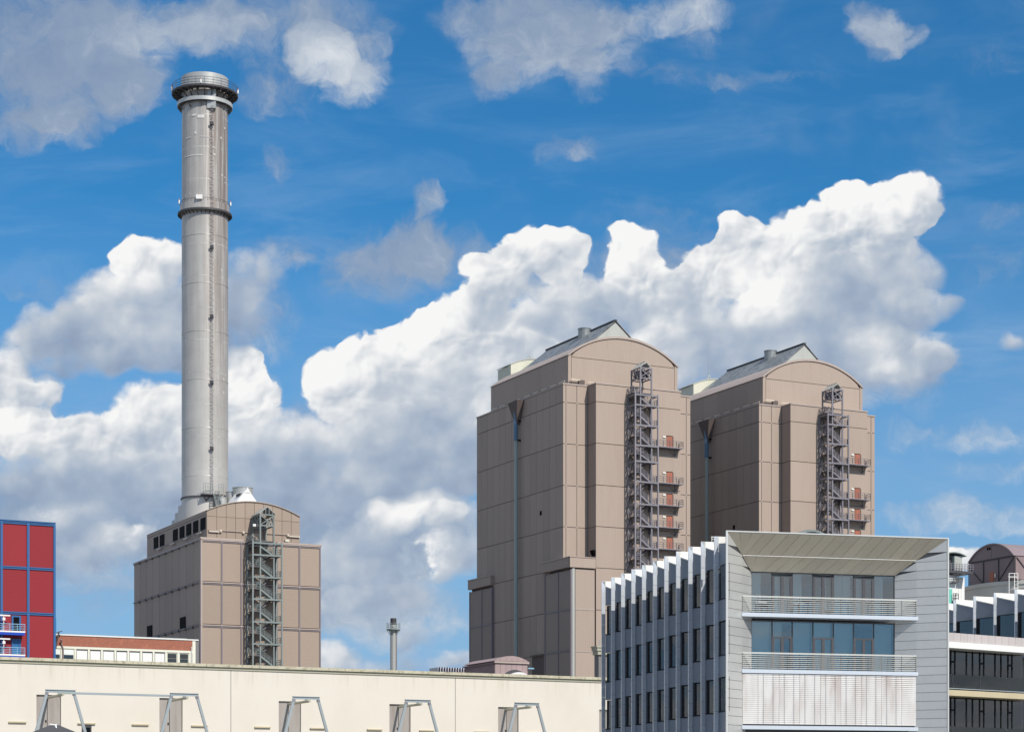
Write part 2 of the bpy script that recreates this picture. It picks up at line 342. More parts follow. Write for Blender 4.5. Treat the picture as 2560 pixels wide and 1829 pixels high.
def brick_mat():
    t, out = new_mat('brick')
    co = t.n('ShaderNodeTexCoord').outputs['Object']
    sp = t.n('ShaderNodeSeparateXYZ', {0: co}).outputs
    p = t.n('ShaderNodeCombineXYZ', {0: t.m('ADD', sp[0], sp[1]), 1: sp[2], 2: 0.0}).outputs[0]
    b = t.n('ShaderNodeTexBrick', {'Vector': p, 'Color1': (0.36, 0.105, 0.058, 1), 'Color2': (0.27, 0.08, 0.05, 1), 'Mortar': (0.33, 0.20, 0.15, 1), 'Scale': 1.0, 'Mortar Size': 0.008, 'Brick Width': 0.25, 'Row Height': 0.075})
    n = t.noise(co, 1.1, 5, 0.6).outputs[0]
    c = t.mix(t.sm(n, 0.5, 0.72, 0, 0.5), b.outputs[0], (0.46, 0.17, 0.11))
    bs = t.n('ShaderNodeBsdfPrincipled', {'Base Color': c, 'Roughness': 0.85})
    t.t.links.new(bs.outputs[0], out.inputs[0])
brick_mat()

def chimney_mat():
    t, out = new_mat('chimney_steel')
    co = t.n('ShaderNodeTexCoord').outputs['Object']
    sp = t.n('ShaderNodeSeparateXYZ', {0: co}).outputs
    ang = t.m('ARCTAN2', sp[0], t.m('MULTIPLY', sp[1], -1.0))
    cyl = t.n('ShaderNodeCombineXYZ', {0: t.m('MULTIPLY', ang, 4.0), 1: t.m('MULTIPLY', sp[2], 0.035), 2: 0.0}).outputs[0]
    st = t.noise(cyl, 1.6, 7, 0.65).outputs[0]
    cyl2 = t.n('ShaderNodeCombineXYZ', {0: t.m('MULTIPLY', ang, 4.0), 1: t.m('MULTIPLY', sp[2], 0.012), 2: 3.0}).outputs[0]
    st2 = t.noise(cyl2, 5.0, 5, 0.6).outputs[0]
    blot = t.noise(co, 0.22, 5, 0.6).outputs[0]
    # soot and brownish weathering washed down from the mouth, on the lee side
    top = t.sm(sp[2], 60.0, 130.0, 0.05, 1.0, 'LINEAR')
    side = t.sm(sp[0], -0.5, 2.5)
    brown = t.m('MULTIPLY', t.m('MULTIPLY', t.m('MULTIPLY', top, 1.15), t.m('ADD', 0.40, t.m('MULTIPLY', side, 0.75))), t.sm(st, 0.25, 0.65), clamp=True)
    c = t.mix(t.sm(blot, 0.3, 0.7), (0.56, 0.545, 0.52), (0.47, 0.46, 0.445))
    c = t.mix(brown, c, (0.235, 0.195, 0.175))
    c = t.mix(t.m('MULTIPLY', t.m('MULTIPLY', t.sm(st2, 0.52, 0.7), 0.5), top), c, (0.20, 0.19, 0.185))
    # touched-up pale seams between the plate rings
    ringf = t.m('FRACT', t.m('DIVIDE', sp[2], 5.6))
    seam = t.m('MULTIPLY', t.m('LESS_THAN', ringf, 0.03), t.sm(t.noise(t.v('MULTIPLY', cyl, (1, 9, 1)), 0.55, 2, 0.5).outputs[0], 0.47, 0.53))
    c = t.mix(t.m('MULTIPLY', seam, 0.6), c, (0.6, 0.6, 0.58))
    wl = t.m('LESS_THAN', ringf, 0.008)
    c = t.mix(t.m('MULTIPLY', wl, 0.35), c, (0.15, 0.15, 0.15))
    rg = t.m('ADD', 0.36, t.m('MULTIPLY', st, 0.2))
    bs = t.n('ShaderNodeBsdfPrincipled', {'Base Color': c, 'Metallic': 0.25, 'Roughness': rg})
    t.t.links.new(bs.outputs[0], out.inputs[0])
chimney_mat()

def glass_mat(name, tint, refl, trans, rough=0.02):
    """window pane: partly mirror, partly clear"""
    t, out = new_mat(name)
    co = t.n('ShaderNodeTexCoord').outputs['Object']
    b = t.n('ShaderNodeBump', {'Height': t.noise(co, 0.7, 2, 0.5).outputs[0], 'Strength': 0.05, 'Distance': 0.05})
    g = t.n('ShaderNodeBsdfGlossy', {'Color': (*refl, 1), 'Roughness': rough, 'Normal': b.outputs[0]})
    tr = t.n('ShaderNodeBsdfTransparent', {'Color': (*tint, 1)})
    fr = t.n('ShaderNodeFresnel', {'IOR': 1.5})
    f = t.m('ADD', t.m('MULTIPLY', fr.outputs[0], 1.2), trans, clamp=True)
    mx = t.n('ShaderNodeMixShader', {0: f, 1: tr.outputs[0], 2: g.outputs[0]})
    t.t.links.new(mx.outputs[0], out.inputs[0])
glass_mat('glass', (0.82, 0.88, 0.89), (0.86, 0.88, 0.90), 0.12)
glass_mat('glass_dark', (0.46, 0.50, 0.50), (0.70, 0.70, 0.70), 0.10)
glass_mat('glass_rail', (0.80, 0.84, 0.84), (0.8, 0.85, 0.85), 0.05)

def screen_mat():
    t, out = new_mat('screen_glass')
    co = t.n('ShaderNodeTexCoord').outputs['Object']
    info = t.n('ShaderNodeObjectInfo').outputs['Random']
    sp = t.n('ShaderNodeSeparateXYZ', {0: co}).outputs
    n = t.noise(t.v('ADD', t.v('MULTIPLY', co, (2.2, 1, 0.5)), t.n('ShaderNodeCombineXYZ', {0: t.m('MULTIPLY', info, 9.0), 1: 0.0, 2: 0.0}).outputs[0]), 0.6, 3, 0.5).outputs[0]
    zf = t.sm(sp[2], -1.6, 1.4)
    c = t.mix(t.m('MULTIPLY', t.sm(n, 0.40, 0.66), t.m('MULTIPLY_ADD', zf, 0.7, 0.25)), (0.84, 0.83, 0.82), (0.60, 0.52, 0.48))  # warm uneven reflection painted into the colour, stronger towards the top
    bs = t.n('ShaderNodeBsdfPrincipled', {'Base Color': c, 'Roughness': 0.28, 'Metallic': 0.1, 'Specular IOR Level': 0.6})
    t.t.links.new(bs.outputs[0], out.inputs[0])
screen_mat()

def ground_mat():
    t, out = new_mat('asphalt')
    co = t.n('ShaderNodeTexCoord').outputs['Object']
    n = t.noise(co, 0.05, 6, 0.6).outputs[0]
    c = t.mix(n, (0.175, 0.17, 0.155), (0.25, 0.24, 0.215))
    bs = t.n('ShaderNodeBsdfPrincipled', {'Base Color': c, 'Roughness': 0.9})
    t.t.links.new(bs.outputs[0], out.inputs[0])
ground_mat()

# ------------------------------------------------------------------ mesh helpers
CACHE = {}

def link(name, mesh, parent=None, loc=(0, 0, 0)):
    o = D.objects.new(name, mesh)
    COL.objects.link(o)
    o.location = loc
    if parent:
        o.parent = parent
    return o

def thing(name, label, cat, loc=(0, 0, 0), rz=0.0, group=None):
    o = D.objects.new(name, None)
    o.empty_display_size = 1
    COL.objects.link(o)
    o.location = loc
    o.rotation_euler = (0, 0, rz)
    o['label'] = label
    o['category'] = cat
    if group:
        o['group'] = group
    return o

def tag(o, label, cat, group=None):
    o['label'] = label
    o['category'] = cat
    if group:
        o['group'] = group
    return o

BOXF = [(0, 3, 2, 1), (4, 5, 6, 7), (0, 1, 5, 4), (1, 2, 6, 5), (2, 3, 7, 6), (3, 0, 4, 7)]

class MB:
    """collects solids into one mesh"""
    def __init__(s):
        s.v, s.f = [], []
    def add(s, vs, fs):
        o = len(s.v)
        s.v += [tuple(p) for p in vs]
        s.f += [tuple(i + o for i in f) for f in fs]
        return s
    def box(s, x0, x1, y0, y1, z0, z1):
        return s.add([(x0, y0, z0), (x1, y0, z0), (x1, y1, z0), (x0, y1, z0), (x0, y0, z1), (x1, y0, z1), (x1, y1, z1), (x0, y1, z1)], BOXF)
    def bar(s, a, b, w, h=None, upv=(0, 0, 1)):
        """rectangular bar from a to b"""
        a, b = Vector(a), Vector(b)
        h = h or w
        d = (b - a).normalized()
        u = Vector(upv)
        if abs(d.dot(u)) > 0.95:
            u = Vector((0, 1, 0))
        r = d.cross(u).normalized()
        u = r.cross(d).normalized()
        vs = []
        for p in (a, b):
            for (i, j) in ((-1, -1), (1, -1), (1, 1), (-1, 1)):
                vs.append(p + r * (i * w / 2) + u * (j * h / 2))
        return s.add(vs, [(3, 2, 1, 0), (4, 5, 6, 7), (0, 1, 5, 4), (1, 2, 6, 5), (2, 3, 7, 6), (3, 0, 4, 7)])
    def tube(s, a, b, r, r2=None, n=10, caps=True):
        a, b = Vector(a), Vector(b)
        r2 = r if r2 is None else r2
        d = (b - a).normalized()
        u = Vector((0, 0, 1)) if abs(d.z) < 0.95 else Vector((1, 0, 0))
        p = d.cross(u).normalized()
        q = p.cross(d).normalized()
        vs = [c + (p * cos(2 * pi * i / n) + q * sin(2 * pi * i / n)) * rr for c, rr in ((a, r), (b, r2)) for i in range(n)]
        fs = [(i, i + n, (i + 1) % n + n, (i + 1) % n) for i in range(n)]
        if caps:
            fs += [tuple(range(n)), tuple(range(2 * n - 1, n - 1, -1))]
        return s.add(vs, fs)
    def prism(s, pts, axis, a, b):
        """polygon pts extruded along axis ('x','y','z') from a to b"""
        n = len(pts)
        def mk(p, t):
            return {'x': (t, p[0], p[1]), 'y': (p[0], t, p[1]), 'z': (p[0], p[1], t)}[axis]
        vs = [mk(p, a) for p in pts] + [mk(p, b) for p in pts]
        fs = [tuple(range(n)), tuple(range(2 * n - 1, n - 1, -1))] + [(i, i + n, (i + 1) % n + n, (i + 1) % n) for i in range(n)]
        return s.add(vs, fs)
    def lathe(s, prof, cx=0, cy=0, n=48, a0=0.0, a1=2 * pi):
        full = abs(a1 - a0 - 2 * pi) < 1e-6
        m = n if full else n + 1
        vs = [(cx + r * cos(a0 + (a1 - a0) * i / n), cy + r * sin(a0 + (a1 - a0) * i / n), z) for (r, z) in prof for i in range(m)]
        fs = []
        for k in range(len(prof) - 1):
            for i in range(n):
                j = (i + 1) % m
                fs.append((k * m + i, k * m + j, (k + 1) * m + j, (k + 1) * m + i))
        return s.add(vs, fs)
    def build(s, name, mat, parent=None, loc=(0, 0, 0), smooth=False, stuff=False):
        me = D.meshes.new(name)
        me.from_pydata(s.v, [], s.f)
        bm = bmesh.new()
        bm.from_mesh(me)
        bmesh.ops.recalc_face_normals(bm, faces=bm.faces)
        bm.to_mesh(me)
        bm.free()
        me.materials.append(MAT[mat])
        if smooth:
            for p in me.polygons:
                p.use_smooth = True
            me.set_sharp_from_angle(angle=radians(35))
        o = link(name, me, parent, loc)
        if stuff:
            o['kind'] = 'stuff'
        return o

def box(name, mat, parent, x0, x1, y0, y1, z0, z1):
    """one box as an object of its own; equal boxes share their mesh"""
    k = (mat, round(x1 - x0, 3), round(y1 - y0, 3), round(z1 - z0, 3))
    if k not in CACHE:
        a, b, c = k[1] / 2, k[2] / 2, k[3] / 2
        me = D.meshes.new(name)
        me.from_pydata([(-a, -b, -c), (a, -b, -c), (a, b, -c), (-a, b, -c), (-a, -b, c), (a, -b, c), (a, b, c), (-a, b, c)], [], BOXF)
        me.materials.append(MAT[mat])
        CACHE[k] = me
    return link(name, CACHE[k], parent, ((x0 + x1) / 2, (y0 + y1) / 2, (z0 + z1) / 2))

def copy_tree(o, parent=None):
    c = o.copy()
    COL.objects.link(c)
    c.parent = parent
    for ch in list(KIDS.get(o.name, [])):
        copy_tree(ch, c)
    return c
KIDS = {}
def index_kids():
    KIDS.clear()
    for o in D.objects:
        if o.parent:
            KIDS.setdefault(o.parent.name, []).append(o)

TH = radians(26.46)                     # all the power-station blocks share this bearing

def base_at(px, dist):
    """ground point at a distance ahead of the camera, px = image pixel column"""
    return ((px - 1280) / 5285 * dist, dist, 0.0)  # image column unprojected at a chosen depth, set on the ground

def arch_pts(u0, u1, ze, rise, n=20):
    """gable outline with a segmental top, starting and ending at eaves height"""
    w = (u1 - u0) / 2
    R = (w * w + rise * rise) / (2 * rise)
    a = math.asin(w / R)
    return [((u0 + u1) / 2 + R * sin(-a + 2 * a * i / n), ze + rise - R + R * cos(-a + 2 * a * i / n)) for i in range(n + 1)]

# ------------------------------------------------------------------ ground
g = MB()
g.v = [(-4000, -1500, 0), (4000, -1500, 0), (4000, 6000, 0), (-4000, 6000, 0)]
g.f = [(0, 1, 2, 3)]
go = g.build('ground', 'asphalt')
go['kind'] = 'structure'
# quay deck the marquee stands on
q = MB().box(-16, 6, 38, 54, 0, 4.6)
qo = q.build('quay_deck', 'concrete')
qo['kind'] = 'structure'

# ------------------------------------------------------------------ external stair tower
def stair_tower(root, uL, uR, vF, vR, t0, t1, levels, ztop, z_tall, mat, canopy_back, solid_roof=False, gallery=None, dz=3.7, mid=1.72):
    c = 0.24
    zb = 0.0
    for (x, y, zt) in ((uL, vF, ztop), (uR, vF, ztop), (uL, vR, ztop - 0.4), (uR, vR, ztop - 0.4)):
        box('column', mat, root, x - c / 2, x + c / 2, y - c / 2, y + c / 2, zb, zt)
    for x in (t0, t1):
        box('column', mat, root, x - c / 2, x + c / 2, vF + 0.13, vF + 0.37, zb, z_tall)
        box('column', mat, root, x - c / 2, x + c / 2, canopy_back - 0.1, canopy_back + 0.14, ztop - 3 if solid_roof else ztop + 2.0, z_tall)
    for z in [ztop - 0.15] + levels:
        box('beam', mat, root, uL + c / 2, uR - c / 2, vF - 0.10, vF + 0.10, z - 0.28, z)
        for x in (uL, uR):
            box('beam', mat, root, x - 0.08, x + 0.08, vF + 0.12, vR - 0.12, z - 0.25, z)
    lv = sorted(levels, reverse=True)
    allz = [lv[0] + dz * 0.9] + lv
    for i, zl in enumerate(lv):
        h = min(dz, allz[i] - zl) if i else dz * 0.88
        zm = zl + h * 0.46
        vm = (vF + vR) / 2 + 0.1
        # landings
        for (a, b, z) in ((uL + 0.13, t0, zm), (t1, uR - 0.13, zl)):
            box('landing', 'grating', root, a, b, vF + 0.25, vR, z - 0.16, z)
            r = MB()
            for hh in (0.35, 0.7, 1.05):
                r.bar((a, vF + 0.2, z + hh), (b, vF + 0.2, z + hh), 0.05)
                xo = uL + 0.06 if a < t0 else uR - 0.06
                r.bar((xo, vF + 0.2, z + hh), (xo, vR, z + hh), 0.05)
            for kx in range(3):
                x = a + (b - a) * kx / 2
                r.bar((x, vF + 0.2, z), (x, vF + 0.2, z + 1.08), 0.06)
            for ky in range(4):
                y = vF + 0.2 + (vR - vF - 0.2) * ky / 3
                r.bar((xo, y, z), (xo, y, z + 1.08), 0.06)
            r.build('handrail', mat, root)
        # front flight (left landing down to right landing) and back flight
        for (xa, za, xb, zb2, y0, y1, front) in ((t0, zm, t1, zl, vF + 0.35, vm - 0.1, True), (t1, zl, t0, zl - h * 0.54, vm + 0.1, vR - 0.1, False)):
            f = MB()
            for y in (y0, y1):
                f.bar((xa, y, za - 0.1), (xb, y, zb2 - 0.1), 0.07, 0.26)
            nt = 9
            for k in range(nt):
                s_ = (k + 0.5) / nt
                x = xa + (xb - xa) * s_
                z = za + (zb2 - za) * s_
                f.box(x - 0.14, x + 0.14, y0, y1, z - 0.02, z + 0.03)
            f.build('stair_flight', mat if front else 'grating', root)
            r = MB()
            for y in (y0, y1):
                for hh in (0.45, 0.75, 1.05):
                    r.bar((xa, y, za + hh), (xb, y, zb2 + hh), 0.05)
                for k in range(4):
                    s_ = k / 3
                    r.bar((xa + (xb - xa) * s_, y, za + (zb2 - za) * s_), (xa + (xb - xa) * s_, y, za + (zb2 - za) * s_ + 1.05), 0.05)
            r.build('handrail', mat, root)
        # wall-side bracing
        b = MB()
        b.bar((uL, vR, zl), (t0, vR, zl + h), 0.12).bar((t0, vR, zl), (uL, vR, zl + h), 0.12)
        b.build('brace', 'grating', root)
    # top landing and its railing
    box('landing', 'grating', root, uL - 0.1, t1, vF + 0.25, canopy_back if not solid_roof else vR + 0.4, ztop + 0.02, ztop + 0.16)
    r = MB()
    for hh in (0.4, 0.75, 1.1):
        r.bar((uL - 0.1, vF + 0.2, ztop + hh), (t0, vF + 0.2, ztop + hh), 0.05)
        r.bar((uL - 0.1, vF + 0.2, ztop + hh), (uL - 0.1, vR + 0.4, ztop + hh), 0.05)
    for k in range(5):
        y = vF + 0.2 + (vR + 0.2 - vF) * k / 4
        r.bar((uL - 0.1, y, ztop), (uL - 0.1, y, ztop + 1.12), 0.05)
    r.build('handrail', mat, root)
    # tall frame with trussed head and gabled canopy
    y0, y1 = vF + 0.25, canopy_back
    hb = z_tall - 1.85
    for y in (y0, y1):
        box('beam', mat, root, t0, t1, y - 0.09, y + 0.09, z_tall - 0.22, z_tall)
        box('beam', mat, root, t0, t1, y - 0.09, y + 0.09, hb - 0.2, hb)
        b = MB()
        b.bar((t0, y, hb), (t1, y, z_tall - 0.2), 0.12).bar((t1, y, hb), (t0, y, z_tall - 0.2), 0.12)
        b.build('brace', mat, root)
    for x in (t0, t1):
        box('beam', mat, root, x - 0.09, x + 0.09, y0, y1, z_tall - 0.22, z_tall)
        box('beam', mat, root, x - 0.09, x + 0.09, y0, y1, hb - 0.2, hb)
        b = MB()
        k = 3
        for i in range(k):
            ya, yb = y0 + (y1 - y0) * i / k, y0 + (y1 - y0) * (i + 1) / k
            b.bar((x, ya, hb), (x, yb, z_tall - 0.2), 0.11)
            b.bar((x, yb, hb), (x, yb, z_tall - 0.2), 0.1)
        b.build('brace', mat, root)
    xm = (t0 + t1) / 2
    ap = z_tall + 1.15
    if solid_roof:
        for sgn, xe in ((-1, t0 - 0.2), (1, t1 + 0.2)):
            MB().prism([(xe, z_tall), (xm, ap), (xm, ap + 0.1), (xe, z_tall + 0.1)], 'y', y0 - 0.3, y1).build('canopy_roof', 'zinc_light', root)
        for kx in range(4):
            x = t0 + (t1 - t0) * (kx + 0.5) / 4
            zt = z_tall + 1.15 * (1 - abs(x - xm) / (xm - t0 + 0.2))
            MB().bar((x, y0 - 0.2, z_tall), (x, y0 - 0.2, zt), 0.07).build('gable_bar', 'steel_light', root)
    else:
        for k in range(4):
            y = y0 + (y1 - y0) * k / 3
            MB().bar((t0, y, z_tall), (xm, y, ap), 0.10).bar((xm, y, ap), (t1, y, z_tall), 0.10).build('rafter', 'zinc_light', root)
        MB().bar((xm, y0, ap), (xm, y1, ap), 0.12).build('ridge_beam', 'zinc_light', root)
        for (xe, s1) in ((t0, 1), (t1, -1)):
            MB().prism([(xe + s1 * 0.25, z_tall + 0.22), (xm - s1 * 0.3, ap - 0.3), (xm - s1 * 0.3, ap - 0.25), (xe + s1 * 0.25, z_tall + 0.27)], 'y', y0 + 0.15, y1 - 0.15).build('canopy_roof', 'zinc_light', root)
        # hoist gear inside the head
        for kx in range(3):
            x = t0 + 0.45 + kx * (t1 - t0 - 0.9) / 2
            box('louvre', 'grating', root, x - 0.12, x + 0.12, y0 + 0.3, y1 - 0.3, hb + 0.1, z_tall - 0.35)
    # galleries out to the wall doors
    for (z, ua, ub, va, vb) in (gallery or []):
        box('gallery', 'steel', root, ua, ub, va, vb, z - 0.18, z)
        r = MB()
        for hh in (0.4, 0.75, 1.1):
            r.bar((ua + 0.2, va + 0.04, z + hh), (ub, va + 0.04, z + hh), 0.06)
            r.bar((ub - 0.04, va, z + hh), (ub - 0.04, vb, z + hh), 0.06)
        npost = 6
        for k in range(npost):
            x = ua + 0.2 + (ub - ua - 0.25) * k / (npost - 1)
            r.bar((x, va + 0.04, z - 0.1), (x, va + 0.04, z + 1.12), 0.09)
        r.bar((ub - 0.04, vb - 0.1, z), (ub - 0.04, vb - 0.1, z + 1.12), 0.06)
        r.build('handrail', 'grating', root)
        b = MB()
        for x in (ua + 0.8, ub - 0.9):
            b.bar((x, va + 0.1, z - 0.2), (x, vb, z - 1.3), 0.10)
            b.bar((x, vb - 0.08, z - 0.2), (x, vb - 0.08, z - 1.4), 0.08)
        b.bar((ua + 0.8, vb - 0.08, z - 1.3), ((ua + ub) / 2, va + 0.3, z - 0.2), 0.07)
        b.bar((ub - 0.9, vb - 0.08, z - 1.3), ((ua + ub) / 2, va + 0.3, z - 0.2), 0.07)
        b.build('bracket', 'grating', root)

# ------------------------------------------------------------------ twin boiler houses
ROWS = [85.0, 81.75, 74.25, 66.7, 59.2, 51.7, 44.1, 36.5, 29.0, 21.5, 14.0, 7.0, 0.3]
J = 0.06                                 # half width of the recessed joints

def boiler_house(loc, rz, label):
    R = thing('boiler_house', label, 'power plant', loc, rz)
    # carcass behind the cladding: joints show this darker face
    core = MB()
    core.box(0.05, 26.75, 0.05, 36.3, 0, 84.9)
    core.box(5.11, 22.80, -3.05, 0.05, 0, 84.9)
    core.build('wall', 'joint', R)
    # left flank: bays of 2.67 m
    n = 14
    vs = [0.0] + [2.72 + 2.62 * i for i in range(12)] + [34.1, 36.3]
    for zi in range(9):
        z1, z0 = ROWS[zi], ROWS[zi + 1]
        for k in range(len(vs) - 1):
            a, b = vs[k], vs[k + 1]
            if z1 < 53 and (b <= 7.6 or a > 28.5):
                continue
            box('panel', 'taupe_panel', R, -0.02 - 0.0, 0.07, a + J * .5, b - J * .5, z0 + J, z1 - J)
    # front corner bays, tall smooth bay and its flank
    for zi in range(9):
        z1, z0 = ROWS[zi], ROWS[zi + 1]
        for (a, b) in ((0.0, 0.54), (0.54, 2.78), (2.78, 5.05)):
            box('panel', 'taupe_smooth', R, a + (J if a else -0.02), b - J, -0.03, 0.07, z0 + J, z1 - J)
        box('panel', 'taupe_smooth', R, 5.06, 22.85, -3.14, -3.03, z0 + J, z1 - J)
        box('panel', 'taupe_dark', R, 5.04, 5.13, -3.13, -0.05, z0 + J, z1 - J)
        for (a, b) in ((22.9, 25.95), (25.95, 26.8)):
            box('panel', 'taupe_smooth', R, a + J, b - (J if b < 26.5 else -0.02), -0.03, 0.07, z0 + J, z1 - J)
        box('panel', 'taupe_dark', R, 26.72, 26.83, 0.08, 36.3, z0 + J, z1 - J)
    # bright joint covers where the lines cross
    for zi in range(1, 9):
        for u in (0.54, 2.78, 25.95):
            box('joint_cover', 'trim', R, u - 0.13, u + 0.13, -0.06, -0.02, ROWS[zi] - 0.13, ROWS[zi] + 0.13)
    # copings
    box('coping', 'trim', R, -0.12, 5.02, -0.14, 0.3, 84.98, 85.22)
    box('coping', 'trim', R, -0.12, 0.25, 0.32, 36.4, 84.98, 85.2)
    box('coping', 'trim', R, 4.95, 22.95, -3.26, -2.8, 84.98, 85.22)
    box('coping', 'trim', R, 4.95, 5.25, -2.78, 0.3, 84.98, 85.2)
    box('coping', 'trim', R, 22.98, 26.95, -0.14, 0.3, 84.98, 85.22)
    MB().box(0.3, 26.7, 0.3, 36.2, 84.90, 84.98).box(5.3, 22.8, -2.75, 0.3, 84.90, 84.98).build('flat_roof', 'zinc_light', R)
    # upper hall with the barrel roof
    U0, U1, ZE, RI = 1.65, 24.8, 90.75, 4.25
    pts = arch_pts(U0 + 0.08, U1 - 0.08, ZE, RI, 24)
    core2 = MB().prism([(U0 + 0.08, 84.9)] + pts + [(U1 - 0.08, 84.9)], 'y', 1.35, 33.4)
    core2.build('wall', 'joint', R)
    box('panel', 'taupe_smooth', R, U0 + 0.7, U1 - 0.7, 1.2, 1.36, 85.3, 90.35)
    box('panel', 'taupe_smooth', R, U0, U0 + 0.62, 1.2, 1.36, 85.3, 90.75)
    box('panel', 'taupe_smooth', R, U1 - 0.62, U1, 1.2, 1.36, 85.3, 90.75)
    ap = arch_pts(U0 + 0.55, U1 - 0.55, ZE - 0.1, RI - 0.25, 24)
    MB().prism([(U0 + 0.7, 90.45)] + ap[1:-1] + [(U1 - 0.7, 90.45)], 'y', 1.2, 1.36).build('gable_panel', 'taupe_smooth', R)
    for k in range(6):
        a, b = 1.4 + k * 5.33, 1.4 + (k + 1) * 5.33
        box('panel', 'taupe_panel', R, U0 - 0.0, U0 + 0.1, a + 0.015, b - 0.015, 85.3, 90.6)
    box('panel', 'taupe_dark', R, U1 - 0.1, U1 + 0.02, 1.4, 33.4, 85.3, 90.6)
    # barrel shell with its rolled verge
    o1 = arch_pts(U0 - 0.15, U1 + 0.15, ZE - 0.05, RI + 0.15, 28)
    i1 = arch_pts(U0 + 0.1, U1 - 0.1, ZE - 0.05, RI - 0.02, 28)
    MB().prism(o1 + i1[::-1], 'y', 1.42, 33.6).build('barrel_roof', 'trim', R)
    o2 = arch_pts(U0 - 0.22, U1 + 0.22, ZE - 0.1, RI + 0.22, 28)
    i2 = arch_pts(U0 + 0.12, U1 - 0.12, ZE - 0.1, RI - 0.2, 28)
    MB().prism(o2 + i2[::-1], 'y', 1.0, 1.42).build('verge', 'trim', R)
    # gabled lantern along the ridge
    um, zr = 13.2, 98.65
    hw = 6.6
    zb_ = 93.0
    MB().prism([(um - hw * 0.98, zb_), (um, zr - 0.25), (um + hw * 0.98, zb_)], 'y', 4.2, 33.0).build('lantern_body', 'zinc_light', R)
    for s_ in (-1, 1):
        k = 12
        for i in range(k):
            a, b = 4.0 + i * 2.32, 4.0 + (i + 1) * 2.32 - 0.04
            e = MB()
            e.v = [(um + s_ * hw, a, zb_ - 0.1), (um + s_ * hw, b, zb_ - 0.1), (um + s_ * 0.05, b, zr), (um + s_ * 0.05, a, zr),
                   (um + s_ * hw, a, zb_ + 0.05), (um + s_ * hw, b, zb_ + 0.05), (um + s_ * 0.05, b, zr + 0.12), (um + s_ * 0.05, a, zr + 0.12)]
            e.f = BOXF
            e.build('roof_sheet', 'zinc_roof', R)
    # hipped back end of the lantern
    e = MB()
    e.v = [(um - hw, 31.84, zb_ - 0.1), (um + hw, 31.84, zb_ - 0.1), (um + hw, 37.0, zb_ - 0.1), (um - hw, 37.0, zb_ - 0.1), (um, 31.84, zr)]
    e.f = [(0, 3, 2, 1), (0, 1, 4), (1, 2, 4), (2, 3, 4), (3, 0, 4)]
    e.build('lantern_hip', 'zinc_roof', R)
    box('ridge_cap', 'ridge_dark', R, um - 0.35, um + 0.2, 3.9, 13.6, zr + 0.02, zr + 0.25)
    box('ridge_cap', 'ridge_dark', R, um - 0.35, um + 0.2, 17.0, 31.9, zr + 0.02, zr + 0.25)
    MB().lathe([(0, 94.5), (1.25, 94.5), (1.25, 99.35), (1.32, 99.35), (1.32, 99.5), (1.15, 99.5), (1.1, 98.8), (0, 98.8)], um - 0.5, 15.3, 28).build('vent_drum', 'zinc_roof', R, smooth=True)
    # pale lift penthouse behind
    pp = arch_pts(6.8, 19.6, 96.0, 1.6, 16)
    MB().prism([(6.8, 84)] + pp + [(19.6, 84)], 'y', 35.0, 36.2).prism([(6.9, 84)] + arch_pts(6.9, 19.5, 95.9, 1.6, 16) + [(19.5, 84)], 'y', 36.2, 41.0).build('penthouse', 'pale_box', R)
    box('penthouse_band', 'zinc_light', R, 6.7, 6.82, 35.0, 41.0, 92.6, 92.75)
    MB().prism(arch_pts(6.6, 19.8, 96.0, 1.75, 16) + arch_pts(6.8, 19.6, 95.95, 1.55, 16)[::-1], 'y', 34.9, 41.1).build('penthouse_roof', 'zinc_light', R)
    MB().bar((11.6, 38, 97.2), (12.4, 38, 99.0), 0.15).bar((13.2, 38, 97.2), (12.4, 38, 99.0), 0.15).build('finial', 'zinc_light', R)
    # lamps and rail along the terrace edge
    for k in range(9):
        v = 1.6 + k * 3.5
        MB().bar((U0 - 0.5, v, 85.95), (U0 - 0.5, v + 2.3, 85.95), 0.16).build('rail_tube', 'lamp_pale', R)
        MB().bar((U0 - 0.45, v + 2.3, 85.75), (U0 - 0.45, v + 3.5, 85.75), 0.09).bar((U0 - 0.45, v + 0.3, 84.95), (U0 - 0.45, v + 0.3, 85.9), 0.07).build('rail_tube', 'steel', R)
    MB().bar((U0 + 0.2, 0.7, 86.2), (U0 + 2.2, 0.7, 86.2), 0.2).build('rail_tube', 'lamp_pale', R)
    MB().bar((U0 + 3.8, 0.7, 86.0), (12.4, 0.7, 86.0), 0.14).bar((15.6, 0.7, 86.0), (24.6, 0.7, 86.0), 0.16).build('rail_tube', 'lamp_pale', R)
    box('roof_hatch', 'joint', R, 3.7, 4.9, 0.85, 1.19, 85.25, 86.3)
    # rainwater hopper and its long pipe
    h = MB()
    h.v = [(-1.5, 15.6, 84.85), (-0.05, 15.6, 84.85), (-0.05, 19.7, 84.85), (-1.5, 19.7, 84.85), (-0.75, 17.3, 80.6), (-0.05, 17.3, 80.6), (-0.05, 18.0, 80.6), (-0.75, 18.0, 80.6)]
    h.f = [(0, 1, 2, 3), (7, 6, 5, 4), (0, 4, 5, 1), (1, 5, 6, 2), (2, 6, 7, 3), (3, 7, 4, 0)]
    h.build('rain_hopper', 'joint', R)
    MB().tube((-0.75, 17.7, 77.6), (-0.75, 17.7, 83.8), 0.42, n=12).build('downpipe', 'pipe_blue', R, smooth=True)
    MB().tube((-0.7, 17.7, 0.0), (-0.7, 17.7, 77.6), 0.33, n=12).build('downpipe', 'pipe_green', R, smooth=True)
    box('pipe_clip', 'black', R, -0.55, -0.02, 17.0, 17.25, 81.0, 81.9)
    box('pipe_clip', 'black', R, -0.55, -0.02, 17.0, 17.25, 77.4, 77.7)
    box('vent', 'black', R, -0.08, 0.02, 8.45, 9.15, 62.4, 63.2)
